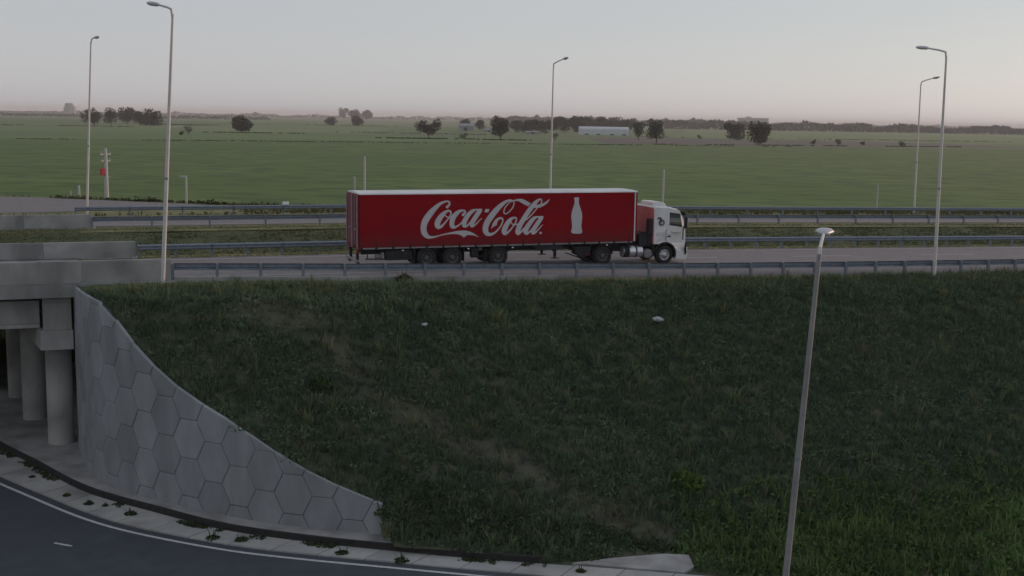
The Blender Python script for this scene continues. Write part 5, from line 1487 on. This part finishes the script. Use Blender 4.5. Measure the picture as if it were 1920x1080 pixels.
# ---------------------------------------------------------------- farm buildings
e = empty("shed", (91, 1203, G), (0, 0, .05), "long low white shed on the plain behind the middle street lamp", "shed")
m = MB(); m.box(-25, 25, 0, 14, 0, 5.6); m.build("wall", M['shed'], e)
m = MB()
pr = [(0, 5.6), (.8, 7.0), (3.5, 8.0), (7, 8.4), (10.5, 8.0), (13.2, 7.0), (14, 5.6)]
for x in (-25.3, 25.3):
    for y, z in pr: m.v.append((x, y, z))
for i in range(6): m.f.append((i, i + 1, 7 + i + 1, 7 + i))
m.f += [tuple(range(7)), tuple(range(7, 14))]
m.build("roof", M['shed'], e)
for x in (-20, -8, 6, 18):
    m = MB(); m.box(x, x + 4, -.08, -.01, .1, 1.2); m.build("door", M['dark_open'], e)
e = empty("barn", (-56, 1368, G), (0, 0, -.1), "grey barn between two dark trees on the plain", "barn")
m = MB(); m.box(-8, 8, 0, 9, 0, 6); m.build("wall", M['barn'], e)
m = MB(); m.add([(-8.5, -.5, 5.9), (8.5, -.5, 5.9), (8.5, 4.5, 8.6), (-8.5, 4.5, 8.6), (8.5, 9.5, 5.9), (-8.5, 9.5, 5.9)], [(0, 1, 2, 3), (3, 2, 4, 5), (0, 3, 5), (1, 4, 2)]); m.build("roof", M['barn_roof'], e)
m = MB(); m.box(-3, 1, -.08, -.01, 0, 4); m.build("door", M['dark_open'], e)
for nm, x, y, w, h, l in (("cottage", -28, 1300, 14, 3.4, "low pale farm building right of the grey barn"), ("cottage", 18, 1195, 14, 3.0, "low pale farm building just left of the middle street lamp")):
    e = empty(nm, (x, y, G), (0, 0, .03), l, "building")
    m = MB(); m.box(-w / 2, w / 2, 0, 8, 0, h * .7); m.build("wall", M['barn'], e)
    m = MB(); m.add([(-w/2-.4, -.4, h*.7), (w/2+.4, -.4, h*.7), (w/2+.4, 4, h), (-w/2-.4, 4, h), (w/2+.4, 8.4, h*.7), (-w/2-.4, 8.4, h*.7)], [(0, 1, 2, 3), (3, 2, 4, 5), (0, 3, 5), (1, 4, 2)]); m.build("roof", M['barn_roof'], e)
    m = MB(); m.box(-1, 1, -.08, -.01, 0, 2.2); m.build("door", M['dark_open'], e)
e = empty("grain_store", (-1882, 5000, G), (0, 0, 0), "blocky grain store silhouette on the far left horizon", "building")
m = MB(); m.box(-17, 14, 0, 20, 0, 42); m.box(-22, -17.01, 0, 20, 0, 30); m.box(14.01, 22, 0, 20, 0, 34); m.build("wall", M['barn'], e)
m = MB(); m.box(-15, 12, 1, 19, 42.01, 47); m.build("roof", M['barn_roof'], e)
for k in range(4):
    m = MB(); m.tube([(-12 + 8 * k, -4, 0), (-12 + 8 * k, -4, 36)], 3.6, 12); m.build("silo", M['barn_roof'], e)
e = empty("warehouse", (1006, 5000, G), (0, 0, 0), "long low warehouse silhouette on the far right horizon", "building")
m = MB(); m.box(-62, 62, 0, 30, 0, 30); m.build("wall", M['barn'], e)
m = MB(); m.box(-64, 64, -2, 32, 30.01, 36); m.box(-30, -10, 4, 26, 36.01, 41); m.build("roof", M['barn_roof'], e)

# ---------------------------------------------------------------- haze
m = MB(); m.box(-15200, 15200, -400, 20200, G - 1.2, 48)
hz = m.build("haze", None)
tag(hz, "thin evening haze over the whole plain", "haze", kind="stuff")
hm = bpy.data.materials.new("haze"); hm.use_nodes = True
hn = hm.node_tree.nodes; hn.clear()
vo = hn.new("ShaderNodeVolumePrincipled"); vo.inputs["Color"].default_value = (.97, .925, .905, 1); vo.inputs["Density"].default_value = HAZE_DENSITY
ho = hn.new("ShaderNodeOutputMaterial"); hm.node_tree.links.new(vo.outputs[0], ho.inputs["Volume"])
hz.data.materials.append(hm)
